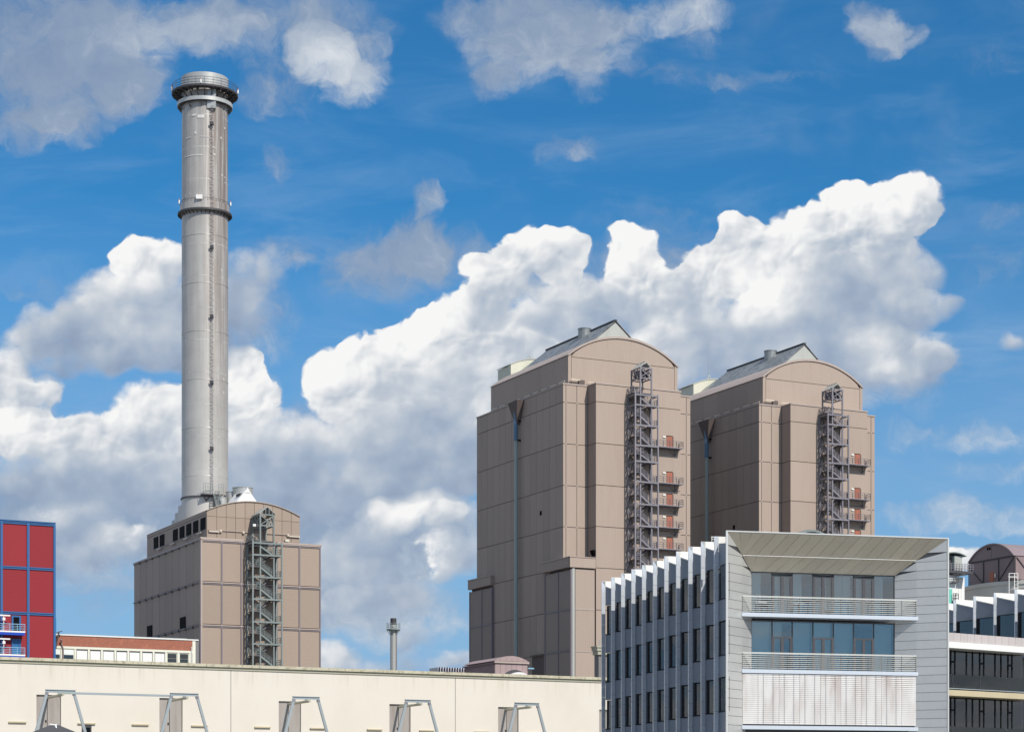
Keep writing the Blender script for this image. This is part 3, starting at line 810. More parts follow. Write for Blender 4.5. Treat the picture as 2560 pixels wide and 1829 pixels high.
    # lower annexes: deep lintels over recessed framed panels
    def annex(v0, v1, split, u_in, bottoms):
        box('lintel', 'taupe_panel', R, -0.75, 0.0, v0, v1, 51.5, 53.25)
        box('annex_coping', 'trim', R, -0.85, 0.0, v0 - 0.05, v1, 53.26, 53.4)
        zz_ = [51.15, 44.0, 36.6, 29.2, 21.8, 14.0]
        for i in range(5):
            for j in range(len(split) - 1):
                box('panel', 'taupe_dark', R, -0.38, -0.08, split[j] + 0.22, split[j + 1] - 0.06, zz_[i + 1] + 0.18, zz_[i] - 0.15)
        for v in split[:-1] + [split[-1]]:
            box('mullion', 'mauve_trim', R, -0.5, -0.05, v - 0.07, v + 0.12, 14, 51.1)
        for z in zz_[1:]:
            box('transom', 'mauve_trim', R, -0.46, -0.05, split[0] + 0.13, split[-1] - 0.08, z - 0.12, z + 0.15)
    annex(28.7, 38.9, [28.75, 33.2, 38.7], 0, None)
    annex(-3.9, 7.4, [-3.75, 1.1, 6.4], 0, None)
    MB().box(-0.07, 4.4, -3.55, 0.0, 0, 53.0).box(0.05, 26.7, 36.3, 38.7, 0, 53.0).box(-0.07, 0.04, 7.6, 12.3, 14, 36.3).build('annex_core', 'joint', R)
    box('lintel', 'taupe_smooth', R, -0.75, 4.5, -4.05, -3.55, 51.45, 53.25)
    box('annex_coping', 'trim', R, -0.85, 4.6, -4.15, -3.5, 53.26, 53.4)
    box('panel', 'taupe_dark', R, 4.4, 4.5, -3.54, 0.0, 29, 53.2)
    for (za, zc) in ((51.2, 44.1), (43.9, 36.55), (36.3, 29.0), (28.8, 21.5), (21.3, 14.0)):
        box('panel', 'taupe_smooth', R, 0.5, 4.45, -3.72, -3.56, zc, za)
    for z in (44.0, 36.43):
        box('transom', 'trim', R, 0.45, 4.45, -3.78, -3.6, z - 0.12, z + 0.1)
    box('corner_post', 'zinc_light', R, -0.15, 0.32, -3.85, -3.6, 14, 51.3)
    box('lintel', 'joint', R, -0.45, 0.0, 6.5, 12.3, 36.4, 36.7)
    MB().add([(4.45, -3.2, 54.9), (5.0, -3.2, 54.9), (4.9, -3.2, 53.9), (4.45, -1.8, 54.9), (5.0, -1.8, 54.9), (4.9, -1.8, 53.9)], [(0, 1, 2), (5, 4, 3), (0, 3, 4, 1), (1, 4, 5, 2), (2, 5, 3, 0)]).build('scupper', 'black', R)
    # red doors out to the galleries
    for z in (74.6, 68.0, 63.95, 59.9, 55.95, 52.0):
        dr = box('door', 'door_red', R, 19.88, 21.05, -3.25, -3.12, z, z + 2.05)
        box('door_frame', 'black', dr, -0.66, 0.66, -0.06, 0.11, 1.03, 1.16)
        box('door_side', 'joint', dr, 0.60, 0.78, -0.10, 0.02, -1.02, 1.03)
        box('door_lamp', 'white_sheet', R, 19.0, 19.6, -3.3, -3.13, z + 1.75, z + 2.0)
    return R

B0 = base_at(1408, 383)
houseB = boiler_house(B0, TH, 'tall taupe boiler house with barrel roof, nearest behind the glass office block')
st = thing('stair_tower', 'mauve steel fire stair on the nearer tall boiler house, with red doors beside', 'fire stair', B0, TH, 'steel fire stairs on the tall boiler houses')
LEV = [81.4, 77.75, 74.1, 71.2, 67.5, 63.45, 59.5, 55.5, 51.7, 47.9, 44.1, 40.3, 36.5]
GAL = [(z, 15.2, 22.5, -4.75, -3.16) for z in (74.45, 67.85, 63.8, 59.75, 55.8, 51.85)]
stair_tower(st, 11.55, 16.3, -6.05, -3.35, 12.75, 15.1, LEV, 83.4, 88.2, 'steel', -2.6, gallery=GAL)
index_kids()
vC = Vector(base_at(1897.6, 402))
houseC = copy_tree(houseB)
houseC.location = vC
houseC['label'] = 'tall taupe boiler house with barrel roof, farther one at the right with antenna'
stC = copy_tree(st)
stC.location = vC
stC['label'] = 'mauve steel fire stair on the farther right boiler house, above the office roof edge'
ant = MB().bar((12.4, 38, 97.0), (12.4, 38, 105.5), 0.07).bar((12.1, 38, 101.8), (12.7, 38, 101.8), 0.06).bar((12.2, 38, 103.0), (12.6, 38, 103.0), 0.06).bar((11.9, 38, 97.0), (12.4, 38, 99.3), 0.06).bar((12.9, 38, 97.0), (12.4, 38, 99.3), 0.06)
ao = ant.build('antenna', 'steel_light')
ao.location = vC
ao.rotation_euler = (0, 0, TH)
tag(ao, 'thin roof antenna mast rising from the pale penthouse between the tall boiler houses', 'antenna')

# ------------------------------------------------------------------ low boiler house and chimney
A0 = base_at(502.5, 352.6)
A = thing('boiler_house', 'low taupe boiler house below the tall chimney, with black louvres and tent-like roof vent', 'power plant', A0, TH)
MB().box(0.08, 21.3, 0.08, 39.0, 0, 52.9).build('wall', 'joint', A)
AR = [52.85, 45.8, 38.65, 31.4, 24.0, 16.0, 8.0]
VS = [0.0, 3.82, 7.86, 11.6, 15.6, 19.45, 23.4, 27.3, 31.1, 35.1, 39.04]
for i in range(len(AR) - 1):
    z1, z0 = AR[i], AR[i + 1]
    for k in range(len(VS) - 1):
        box('panel', 'taupe_panel', A, -0.02, 0.1, VS[k] + 0.05, VS[k + 1] - 0.05, z0 + 0.22, z1 - 0.08)
    for (a, b) in ((0.25, 3.45), (3.75, 6.9), (13.5, 17.3), (17.6, 21.15)):
        box('panel', 'mauve_panel', A, a, b, -0.03, 0.1, z0 + 0.22, z1 - 0.1)
    box('panel', 'mauve_panel', A, 7.0, 13.4, 0.0, 0.1, z0 + 0.22, z1 - 0.1)
    MB().bar((0.2, -0.12, z1), (21.2, -0.12, z1), 0.18).build('rail_trim', 'trim', A)
    MB().bar((0.2, -0.08, z1 - 0.25), (21.2, -0.08, z1 - 0.25), 0.14).build('rail_trim', 'mauve_trim', A)
    MB().bar((-0.12, 0.2, z1), (-0.12, 39, z1), 0.2).build('rail_trim', 'mauve_trim', A)
    for k in range(len(VS) - 1):
        box('rail_clip', 'joint', A, -0.3, -0.1, VS[k] - 0.12, VS[k] + 0.12, z1 - 0.35, z1 + 0.1)
for u in (0.08, 3.6, 7.05, 13.4, 17.45, 21.2):
    box('vertical_trim', 'mauve_trim' if u > 0.1 else 'trim', A, u - 0.12, u + 0.12, -0.16, -0.02, 0, 52.9)
box('vertical_trim', 'mauve_trim', A, -0.16, -0.03, -0.1, 0.1, 0, 52.9)
box('coping', 'trim', A, -0.15, 7.4, -0.25, 0.3, 52.95, 53.25)
box('coping', 'trim', A, 13.4, 21.5, -0.25, 0.3, 52.95, 53.2)
box('coping', 'trim', A, -0.15, 0.3, 0.32, 39.1, 52.95, 53.15)
for (v, z) in ((27.6, 38.9), (8.2, 38.75)):
    lo = box('louvre', 'black', A, -0.12, 0.0, v, v + 3.0, z, z + 2.0)
    for k in range(6):
        box('slat', 'frame_black', lo, -0.12, -0.05, -1.45, 1.45, -0.95 + k * 0.33, -0.85 + k * 0.33)
# upper hall
U0, U1, ZE, RI = 1.5, 18.1, 58.05, 1.95
MB().prism([(U0 + .06, 52.8)] + arch_pts(U0 + .06, U1 - .06, ZE - .05, RI, 20) + [(U1 - .06, 52.8)], 'y', 1.6, 35.9).build('wall', 'joint', A)
us = [1.5, 3.25, 4.92, 6.57, 8.25, 9.9, 11.55, 13.2, 14.87, 16.55, 18.1]
def azt(u):
    w = (U1 - U0) / 2
    R_ = (w * w + RI * RI) / (2 * RI)
    return ZE + RI - R_ + sqrt(R_ * R_ - (u - (U0 + U1) / 2) ** 2)
for k in range(10):
    a, b = us[k] + 0.03, us[k + 1] - 0.03
    box('panel', 'mauve_panel', A, a, b, 1.5, 1.62, 53.2, 57.03)
    MB().prism([(a, 57.09), (a, azt(a) - 0.05), ((a + b) / 2, azt((a + b) / 2) - 0.05), (b, azt(b) - 0.05), (b, 57.09)], 'y', 1.5, 1.62).build('panel', 'mauve_panel', A)
MB().prism(arch_pts(U0 - .1, U1 + .1, ZE - .05, RI + .12, 22) + arch_pts(U0 + .1, U1 - .1, ZE - .05, RI - .02, 22)[::-1], 'y', 1.3, 36.0).build('barrel_roof', 'trim', A)
for k in range(8):
    a = 1.65 + k * 4.28
    box('panel', 'taupe_panel', A, U0 - .02, U0 + .08, a + .03, a + 4.25, 53.2, 57.35)
box('eaves_band', 'taupe_panel', A, U0 - .04, U0 + .08, 1.65, 35.9, 57.42, 58.0)
for v in (2.0, 6.0, 9.8, 13.6, 17.4, 25.2, 28.9):
    lo = box('louvre', 'black', A, U0 - .10, U0 - .03, v, v + 2.65, 54.95, 56.95)
    for k in range(6):
        box('slat', 'frame_black', lo, -0.08, -0.036, -1.3, 1.3, -0.95 + k * 0.33, -0.86 + k * 0.33)
for v in (3.4, 10.8, 18.4, 26.4):
    MB().bar((U0 - .35, v, 54.5), (U0 - .35, v + 2.3, 54.5), 0.18).build('wall_lamp', 'lamp_pale', A)
MB().bar((U0 - .2, 1.6, 54.75), (U0 - .2, 31.5, 54.75), 0.07).build('rail_tube', 'steel', A)
MB().bar((1.7, 1.35, 54.75), (18.0, 1.35, 54.75), 0.10).build('rail_tube', 'trim', A)
for (a, b) in ((1.8, 3.6), (16.1, 18.0)):
    MB().bar((a, 1.3, 54.5), (b, 1.3, 54.5), 0.22).build('wall_lamp', 'lamp_pale', A)
for u in (3.9, 7.9, 15.9):
    MB().lathe([(0, 54.4), (0.2, 54.45), (0.22, 54.7), (0.1, 54.85), (0, 54.87)], u, 1.3, 10).build('lamp_globe', 'lamp_pale', A, smooth=True)
box('floodlight', 'pale_box', A, 15.3, 16.0, 1.0, 1.4, 53.5, 53.9)
# tent-shaped roof vent
t_ = MB()
t_.v = [(6.6, 2.3, 59.4), (11.2, 2.3, 59.4), (9.15, 2.3, 62.1), (8.75, 2.3, 62.1), (6.6, 8.3, 59.4), (11.2, 8.3, 59.4), (9.15, 8.3, 62.1), (8.75, 8.3, 62.1)]
t_.f = [(0, 1, 2, 3), (7, 6, 5, 4), (0, 3, 7, 4), (1, 5, 6, 2), (3, 2, 6, 7), (0, 4, 5, 1)]
t_.build('roof_vent', 'white_sheet', A)
box('roof_vent_flap', 'ridge_dark', A, 7.9, 8.3, 3.2, 5.2, 61.2, 61.6)
MB().prism([(8.5, 61.6), (9.4, 61.6), (8.95, 62.5)], 'y', 2.2, 2.9).build('roof_vent_cap', 'white_sheet', A)
# three roof pipes
for (u, v, r, z) in ((8.0, 13.2, 0.95, 62.2), (10.1, 14.0, 0.95, 63.4), (11.7, 12.6, 1.75, 64.0)):
    MB().lathe([(r, 57), (r, z - 0.1), (r + 0.08, z - 0.1), (r + 0.08, z), (r - 0.06, z), (r - 0.06, z - 1.0), (0, z - 1.0)], u, v, 28).build('vent_pipe', 'stack_steel', A, smooth=True)

stA = thing('stair_tower', 'grey-green steel fire stair with pitched canopy on the low boiler house', 'fire stair', A0, TH)
stair_tower(stA, 8.05, 13.2, -2.95, -0.25, 9.45, 11.85, [50.6, 46.9, 43.2, 39.4, 35.7, 32.0, 28.3, 24.6, 20.9, 17.2], 52.75, 57.4, 'steel_green', 1.1, solid_roof=True)
ew = MB().bar((8.35, -0.6, 52.3), (9.4, -0.6, 51.0), 0.1).bar((9.4, -0.6, 52.3), (8.35, -0.6, 51.0), 0.1)
ew.build('brace', 'door_red', stA)
box('floodlight', 'white_sheet', stA, 8.6, 9.1, -1.6, -1.3, 55.4, 55.8)

# chimney ------------------------------------------------------------
CHX, CHY = 6.7, 18.3
cx_w = A0[0] + cos(TH) * CHX - sin(TH) * CHY
cy_w = A0[1] + sin(TH) * CHX + cos(TH) * CHY
ch = thing('chimney', 'very tall grey steel chimney with a railed crown platform, rising behind the low boiler house', 'chimney', (cx_w, cy_w, 0), 0)
RS = 4.06
MB().lathe([(RS, 0), (RS, 62.4)], n=72).build('shaft_base', 'chimney_steel', ch, smooth=True)
MB().lathe([(RS, 62.4), (RS - 0.03, 112.4)], n=72).build('shaft', 'chimney_steel', ch, smooth=True)
MB().lathe([(RS - 0.03, 114.0), (RS - 0.08, 136.3), (RS - 0.35, 136.3), (RS - 0.4, 134.7), (0, 134.7)], n=72).build('shaft', 'chimney_steel', ch, smooth=True)
MB().lathe([(RS + 0.02, 62.3), (RS + 0.2, 62.3), (RS + 0.2, 62.55), (RS, 62.55)], n=72).build('flange', 'frame_grey', ch, smooth=True)
for k in range(6):
    MB().lathe([(RS + 0.012, 66.0 + k * 8.4), (RS + 0.03, 66.02 + k * 8.4), (RS + 0.012, 66.09 + k * 8.4)], n=72).build('weld_ring', 'chimney_steel', ch, smooth=True)
# stepped breeching behind the foot
dirv = (-sin(TH), cos(TH))
for k in range(4):
    s_ = 1.9 * (k + 1)
    zt = 61.3 - 1.05 * k
    MB().lathe([(RS + 0.05, 40), (RS + 0.05, zt), (RS - 0.25, zt + 0.16), (0, zt + 0.16)], dirv[0] * s_, dirv[1] * s_, n=64).build('breeching', 'chimney_steel', ch, smooth=True)
# bright rim sleeve
MB().lathe([(RS + 0.02, 133.6), (RS + 0.06, 136.25), (RS - 0.3, 136.28), (RS - 0.3, 135.3)], n=72).build('rim_sleeve', 'stack_steel', ch, smooth=True)
def ring_platform(z, r0, r1, name='platform'):
    MB().lathe([(r0, z - 0.14), (r1, z - 0.14), (r1, z), (r0, z), (r0, z - 0.14)], n=72).build(name, 'grating', ch)
def ring_railing(z, r, h, npost, rails, mat='steel_light', w=0.06):
    b = MB()
    for hh in rails:
        for i in range(48):
            a, c = 2 * pi * i / 48, 2 * pi * (i + 1) / 48
            b.bar((r * cos(a), r * sin(a), z + hh), (r * cos(c), r * sin(c), z + hh), w)
    for i in range(npost):
        a = 2 * pi * (i + .5) / npost
        b.bar((r * cos(a), r * sin(a), z), (r * cos(a), r * sin(a), z + h), w)
    return b.build('railing', mat, ch)
ring_platform(133.5, RS + 0.12, 5.75)
ring_railing(133.5, 5.72, 1.35, 24, (0.45, 0.9, 1.35), 'frame_grey')
MB().lathe([(5.70, 133.3), (5.78, 133.3), (5.78, 133.62), (5.70, 133.62), (5.70, 133.3)], n=72).build('kick_plate', 'ridge_dark', ch)
for i in range(24):
    a = 2 * pi * (i + .5) / 24
    c_, s_ = cos(a), sin(a)
    MB().bar(((RS + .05) * c_, (RS + .05) * s_, 133.2), (5.65 * c_, 5.65 * s_, 133.25), 0.16, 0.28).bar(((RS + .05) * c_, (RS + .05) * s_, 132.0), (5.45 * c_, 5.45 * s_, 133.1), 0.14).build('bracket', 'ridge_dark', ch)
MB().lathe([(4.72, 131.2), (4.84, 131.2), (4.84, 131.85), (4.72, 131.85), (4.72, 131.2)], n=72).build('ring_girder', 'stack_steel', ch)
MB().lathe([(RS, 131.15), (4.72, 131.15), (4.72, 131.25), (RS, 131.25)], n=72).build('ring_floor', 'ridge_dark', ch)
for i in range(12):
    a = 2 * pi * i / 12
    MB().bar((RS * cos(a), RS * sin(a), 130.3), (4.78 * cos(a), 4.78 * sin(a), 131.2), 0.12).build('bracket', 'frame_grey', ch)
MB().lathe([(RS - 0.02, 112.4), (4.32, 112.45), (4.32, 113.9), (RS - 0.03, 114.05)], n=72).build('band', 'chimney_steel', ch, smooth=True)
ring_platform(112.5, 4.32, 4.72)
MB().lathe([(4.66, 112.15), (4.76, 112.15), (4.76, 112.5), (4.66, 112.5)], n=72).build('band_edge', 'ridge_dark', ch)
ring_railing(113.9, 4.35, 0.4, 36, (0.4,), 'frame_grey', 0.05)
for i in range(36):
    a = 2 * pi * i / 36
    MB().bar((4.1 * cos(a), 4.1 * sin(a), 111.75), (4.68 * cos(a), 4.68 * sin(a), 112.2), 0.13).build('bracket', 'ridge_dark', ch)
# beacons
la = atan2(-cy_w, -cx_w)                   # bearing from the chimney towards the camera
for (z, r, lst) in ((133.7, 5.85, (-1.38, 1.38, -0.12)), (114.1, 4.5, (-1.45, 1.45, -0.22))):
    for d_ in lst:
        a = la + d_
        p = (r * cos(a), r * sin(a))
        lp = MB().tube((*p, z), (*p, z + 0.6), 0.13, n=8).build('beacon', 'white_paint', ch, smooth=True)
        MB().tube((*p, z + 0.62), (*p, z + 0.85), 0.12, 0.06, n=8).build('beacon_lens', 'door_red', lp, smooth=True)
pa = la - 0.22
MB().box(-0.55, 0.55, -0.25, 0.25, 113.95, 114.7).build('equipment_box', 'white_paint', ch, (4.45 * cos(pa), 4.45 * sin(pa), 0))
# ladder with hoops up the sunny side
lad = la + 0.28
er = Vector((cos(lad), sin(lad), 0))
et = Vector((-sin(lad), cos(lad), 0))
b = MB()
for s_ in (-1, 1):
    p = er * (RS + 0.30) + et * (0.18 * s_)
    b.bar((p.x, p.y, 62.8), (p.x, p.y, 134.5), 0.05)
lo_ = b.build('ladder', 'steel', ch)
b = MB()
z = 63.0
while z < 133:
    p, q_ = er * (RS + 0.3) + et * 0.22, er * (RS + 0.3) - et * 0.22
    b.bar((p.x, p.y, z), (q_.x, q_.y, z), 0.05)
    z += 0.6
b.build('rung', 'steel', lo_, stuff=True)
b = MB()
z = 64.0
while z < 133:
    pr = None
    for k in range(7):
        a = -pi / 2 + pi * k / 6
        p = er * (RS + 0.32 + 0.34 * cos(a)) + et * (0.24 * sin(a))
        if pr:
            b.bar((pr.x, pr.y, z), (p.x, p.y, z), 0.03, 0.05)
        pr = p
    z += 1.05
b.build('ladder_hoop', 'frame_grey', lo_, stuff=True)
for z in (127.0, 105.5, 93.5, 82.0, 70.5):
    p = er * (RS + 0.3)
    MB().box(-0.32, 0.32, -0.3, 0.3, z, z + 0.1).box(-0.32, 0.32, -0.32, -0.28, z, z + 0.5).build('rest_platform', 'frame_grey', lo_, (p.x, p.y, 0))
p = er * (RS + 0.12)
MB().box(-0.75, 0.75, -0.3, 0.3, 129.9, 133.2).build('ladder_shield', 'stack_steel', ch, (p.x, p.y, 0))
# touched-up paint patches on the upper shaft
for (z, h_, a0_, a1_) in ((128.6, 0.35, -0.58, -0.38), (128.2, 0.55, -0.33, -0.03), (124.9, 0.14, -1.0, -0.62), (124.9, 0.10, -0.2, 0.2), (125.4, 0.5, -0.46, -0.36), (121.7, 0.16, -1.3, -0.1), (121.9, 0.25, 0.36, 0.46),
                         (127.0, 0.3, 0.95, 1.02), (125.0, 0.35, 0.72, 0.78), (118.6, 0.3, 0.78, 0.84), (118.4, 0.3, 0.98, 1.04), (114.6, 0.3, -1.25, -1.15), (114.8, 0.3, -1.0, -0.9), (115.0, 0.3, -0.72, -0.66), (102.0, 0.3, 0.75, 0.8), (83.0, 0.4, 0.9, 0.95), (80.6, 0.5, 0.9, 0.95)):
    MB().lathe([(RS - 0.01, z), (RS + 0.012, z), (RS + 0.012, z + h_), (RS - 0.01, z + h_)], n=10, a0=la + a0_, a1=la + a1_).build('paint_patch', 'patch_paint', ch)

# foot gallery with steps down to the roof
ft = thing('access_stair', 'small steel gallery and steps clinging to the foot of the tall chimney', 'metal stair', (A0[0], A0[1], 0), TH)
GV = CHY - RS - 0.9
box('gallery', 'grating', ft, 4.7, 8.3, GV - 0.3, GV + 1.5, 62.55, 62.75)
b = MB()
for u in [4.7 + 0.42 * k for k in range(5)] + [7.5, 7.9, 8.3]:
    b.bar((u, GV - 0.28, 62.6), (u, GV - 0.28, 64.5), 0.07)
for hh in (0.7, 1.3, 1.9):
    b.bar((4.7, GV - 0.28, 62.6 + hh), (6.4, GV - 0.28, 62.6 + hh), 0.06).bar((7.5, GV - 0.28, 62.6 + hh), (8.3, GV - 0.28, 62.6 + hh), 0.06)
b.build('railing', 'steel_green', ft)
b = MB()
b.bar((4.8, GV, 62.5), (5.6, GV + 1.0, 61.6), 0.14).bar((6.2, GV, 62.5), (5.6, GV + 1.0, 61.6), 0.14)
b.build('bracket', 'frame_grey', ft)
b = MB()
b.bar((6.5, GV - 0.2, 62.7), (6.5, GV - 2.4, 59.4), 0.1, 0.25).bar((7.5, GV - 0.2, 62.7), (7.5, GV - 2.4, 59.4), 0.1, 0.25)
for k in range(13):
    s_ = k / 12
    b.box(6.52, 7.48, GV - 0.3 - 2.1 * s_, GV - 0.1 - 2.1 * s_, 62.6 - 3.2 * s_, 62.66 - 3.2 * s_)
b.bar((6.5, GV - 0.2, 63.7), (6.5, GV - 2.4, 60.4), 0.06).bar((7.5, GV - 0.2, 63.7), (7.5, GV - 2.4, 60.4), 0.06)
b.build('step', 'steel_green', ft)

# ------------------------------------------------------------------ red building with blue framing
R0 = base_at(138, 320)
rb = thing('red_building', 'dark red panelled block with blue framing and balconies at the left edge', 'industrial building', R0, TH)
MB().box(-24.2, -0.05, 0.08, 20, 0, 50.6).build('wall', 'joint', rb)
us = [-24.3, -20.25, -16.2, -12.15, -8.12, -4.12, 0.0]
zs = [50.7, 43.95, 37.15, 30.3, 23.5, 16.5, 9.0, 0.5]
for i in range(len(zs) - 1):
    for k in range(6):
        box('panel', 'red_panel', rb, us[k] + 0.2, us[k + 1] - 0.2, -0.02, 0.1, zs[i + 1] + 0.2, zs[i] - 0.22)
    box('crossbar', 'blue_frame', rb, -24.3, 0.0, -0.16, -0.02, zs[i] - 0.22, zs[i] - 0.04)
    box('crossbar', 'blue_frame', rb, -24.3, 0.0, -0.12, -0.02, zs[i] + 0.04, zs[i] + 0.19)
for u in us:
    box('upright', 'blue_frame', rb, u - 0.18 if u else -0.3, u + 0.18 if u else 0.04, -0.2, -0.03, 0, 50.75)
box('coping', 'blue_frame', rb, -24.3, 0.1, -0.2, 20, 50.93, 51.05)
for (zf, opened) in ((34.25, True), (30.75, False)):
    dr = box('door', 'black' if opened else 'blue_door', rb, -6.35, -5.5, -0.1, -0.03, zf, zf + 2.25)
    fr = MB().box(-6.62, -6.36, -0.2, 0.0, zf, zf + 2.5).box(-5.49, -5.22, -0.2, 0.0, zf, zf + 2.5).box(-6.36, -5.49, -0.2, 0.0, zf + 2.26, zf + 2.5)
    fr.build('door_frame', 'blue_frame', rb)
    bl = box('balcony', 'white_paint', rb, -14.0, -4.9, -1.5, -0.2, zf - 0.14, zf + 0.08)
    box('balcony_beam', 'blue_bright', bl, -4.5, 4.5, -0.62, 0.6, -0.5, -0.12)
    r = MB()
    for hh in (0.3, 0.55, 0.8, 1.1):
        r.bar((-14, -1.45, zf + hh), (-4.92, -1.45, zf + hh), 0.05 if hh < 1 else 0.09)
        r.bar((-4.95, -1.45, zf + hh), (-4.95, -0.2, zf + hh), 0.05)
    for k in range(9):
        x = -14 + 9.05 * k / 8
        r.bar((x, -1.45, zf - 0.1), (x, -1.45, zf + 1.1), 0.06)
    r.build('railing', 'sky_blue_bar', rb)
    MB().bar((-10.5, -1.2, zf + 2.35), (-7.1, -1.2, zf + 2.35), 0.2).build('lamp_bar', 'white_paint', rb)
    MB().bar((-8.05, -1.2, zf), (-8.05, -1.2, zf + 2.3), 0.09).box(-8.25, -7.85, -1.4, -1.0, zf + 1.6, zf + 2.0).build('lamp_post', 'white_paint', rb)
box('exhaust_duct', 'blue_sky_duct', rb, 0.05, 0.95, 3.0, 4.0, 34.9, 36.9)
MB().bar((0.4, 2, 34.5), (1.6, 2.2, 34.9), 0.2, 0.12).bar((1.1, 2.1, 34.8), (0.6, 2, 32.2), 0.18).build('bent_bracket', 'ridge_dark', rb)

# ------------------------------------------------------------------ long brick building
K0 = base_at(491, 333)
bk = thing('brick_building', 'low red brick building with white shuttered windows beside the low boiler house', 'building', (K0[0], K0[1], -0.66), TH)
bk.scale = (1.11, 1.11, 1.11)
MB().box(-24, -0.2, 0.1, 14, 0, 31.5).build('core_wall', 'grey_wall', bk)
box('brick_wall', 'brick', bk, -24, -0.62, -0.04, 0.1, 30.05, 31.5)
box('end_pillar', 'window_cream', bk, -0.6, -0.15, -0.06, 0.12, 0, 31.6)
box('end_wall', 'grey_wall', bk, -0.14, 0.35, -0.02, 14, 0, 31.5)
MB().box(-24, 0.3, -0.15, 14, 31.52, 31.68).build('roof_edge', 'white_sheet', bk)
box('lintel_band', 'window_cream', bk, -24, -0.61, -0.08, 0.1, 29.72, 30.04)
b = MB()
for k in range(14):
    b.bar((-18 + k * 1.35, 3.0, 31.7), (-18 + k * 1.35, 3.0, 32.0), 0.05)
b.bar((-18, 3, 32.0), (-0.5, 3, 32.0), 0.05)
b.build('roof_railing', 'steel_light', bk)
edges = [-22.6, -21.0, -19.3, -17.4, -15.5, -13.65, -11.75, -9.9, -8.05, -6.25, -4.45, -2.65, -0.95]
for k in range(12):
    a, b_ = edges[k], edges[k + 1]
    box('window_pier', 'window_cream', bk, b_ - 0.16, b_ + 0.12, -0.08, 0.1, 0, 29.7)
    glassy = k in (0, 1, 2, 10, 11)
    f = MB().box(a + .14, b_ - .18, -0.0, 0.1, 28.0, 29.7)
    if glassy:
        w = box('window', 'window_cream', bk, a + .13, b_ - .17, 0.04, 0.1, 27.6, 29.7)
        hw_ = (b_ - a - 0.3) / 2
        box('pane', 'curtain' if k in (1, 2) else 'glass_dark', w, -hw_ + .1, hw_ - .1, -0.07, -0.04, 0.25, 0.92)
        box('pane', 'glass_dark', w, -hw_ + .1, hw_ - .1, -0.07, -0.04, -1.0, 0.2)
    else:
        w = box('shutter', 'shutter_white', bk, a + .2, b_ - .24, -0.03, 0.1, 27.6, 29.5)
    box('window_wall', 'window_cream', bk, a + .13, b_ - .17, -0.0, 0.1, 0, 27.58)
dp = MB().tube((-19.15, -0.25, 20), (-19.15, -0.25, 29.6), 0.09, n=8).tube((-19.15, -0.25, 29.6), (-19.45, -0.25, 30.5), 0.09, n=8).tube((-19.45, -0.25, 30.5), (-19.5, -0.6, 30.9), 0.12, n=8)
dp.build('downpipe', 'hut_side', bk, smooth=True)
MB().tube((-0.75, -0.2, 20), (-0.75, -0.2, 30.6), 0.06, n=8).build('downpipe', 'shutter_white', bk, smooth=True)

# ------------------------------------------------------------------ cream warehouse in front
W0 = base_at(0, 215)
wh = thing('warehouse', 'long cream rendered warehouse with grey loading doors across the foreground', 'warehouse', W0, TH)
JO = [-22.0, -1.9, 24.6, 51.04, 77.5]
ow = MB()
UD = [(-9.6, -7.1), (3.72, 6.27), (16.72, 19.25), (30.02, 32.58), (43.0, 45.56), (56.4, 59.0), (69.5, 72.0)]
# front wall as piers, sills and heads around door openings
for i in range(4):
    a, b_ = JO[i] + 0.03, JO[i + 1] - 0.03
    w_ = MB()
    w_.box(a, b_, 0.0, 0.6, 18.92, 22.05)
    w_.box(a, b_, 0.0, 0.6, 0.0, 15.15)
    cur = a
    for (d0, d1) in UD:
        if a < d0 < b_:
            w_.box(cur, d0, 0, 0.6, 15.15, 18.92)
            cur = d1
    w_.box(cur, b_, 0, 0.6, 15.15, 18.92)
    w_.build('wall_bay', 'cream_wall', wh)
for u in JO[1:-1]:
    box('expansion_joint', 'joint', wh, u - 0.03, u + 0.03, 0.05, 0.5, 0, 22.05)
MB().box(-22, 77.5, 0.62, 18, 0, 22.0).build('roof_slab', 'grey_wall', wh)
MB().box(-22, 77.6, -0.10, 0.7, 22.06, 22.34).build('cornice', 'cornice', wh)
cu = -22.0
while cu < 77.4:
    box('coping_stone', 'coping', wh, cu, cu + 1.97, -0.28, 0.8, 22.35, 22.66)
    cu += 1.99
for (d0, d1) in UD:
    m_ = (d0 + d1) / 2 - 0.1
    for (a, b_) in ((d0, m_ - 0.015), (m_ + 0.015, d1)):
        lf = box('door_leaf', 'loading_door', wh, a + .02, b_ - .02, 0.22, 0.30, 15.17, 18.9)
    box('door_handle', 'black', wh, m_ - 0.2, m_ - 0.1, 0.14, 0.22, 16.1, 16.35)
    box('door_reveal', 'frame_grey', wh, d0, d1, 0.305, 0.62, 15.15, 18.92)
for (a, b_) in ((0.86, 2.66), (8.0, 9.85), (13.75, 15.55), (20.2, 22.0), (27.25, 29.05), (33.6, 35.35), (40.3, 42.1), (46.6, 48.4), (53.4, 55.2), (60.0, 61.8), (66.6, 68.4)):
    box('ledge', 'ledge', wh, a, b_, -0.20, -0.005, 15.98, 16.11)
w = box('window', 'frame_grey', wh, 8.42, 9.46, -0.02, -0.004, 14.0, 15.88)
box('pane', 'glass', w, -0.4, 0.4, -0.03, -0.015, -0.85, 0.72)

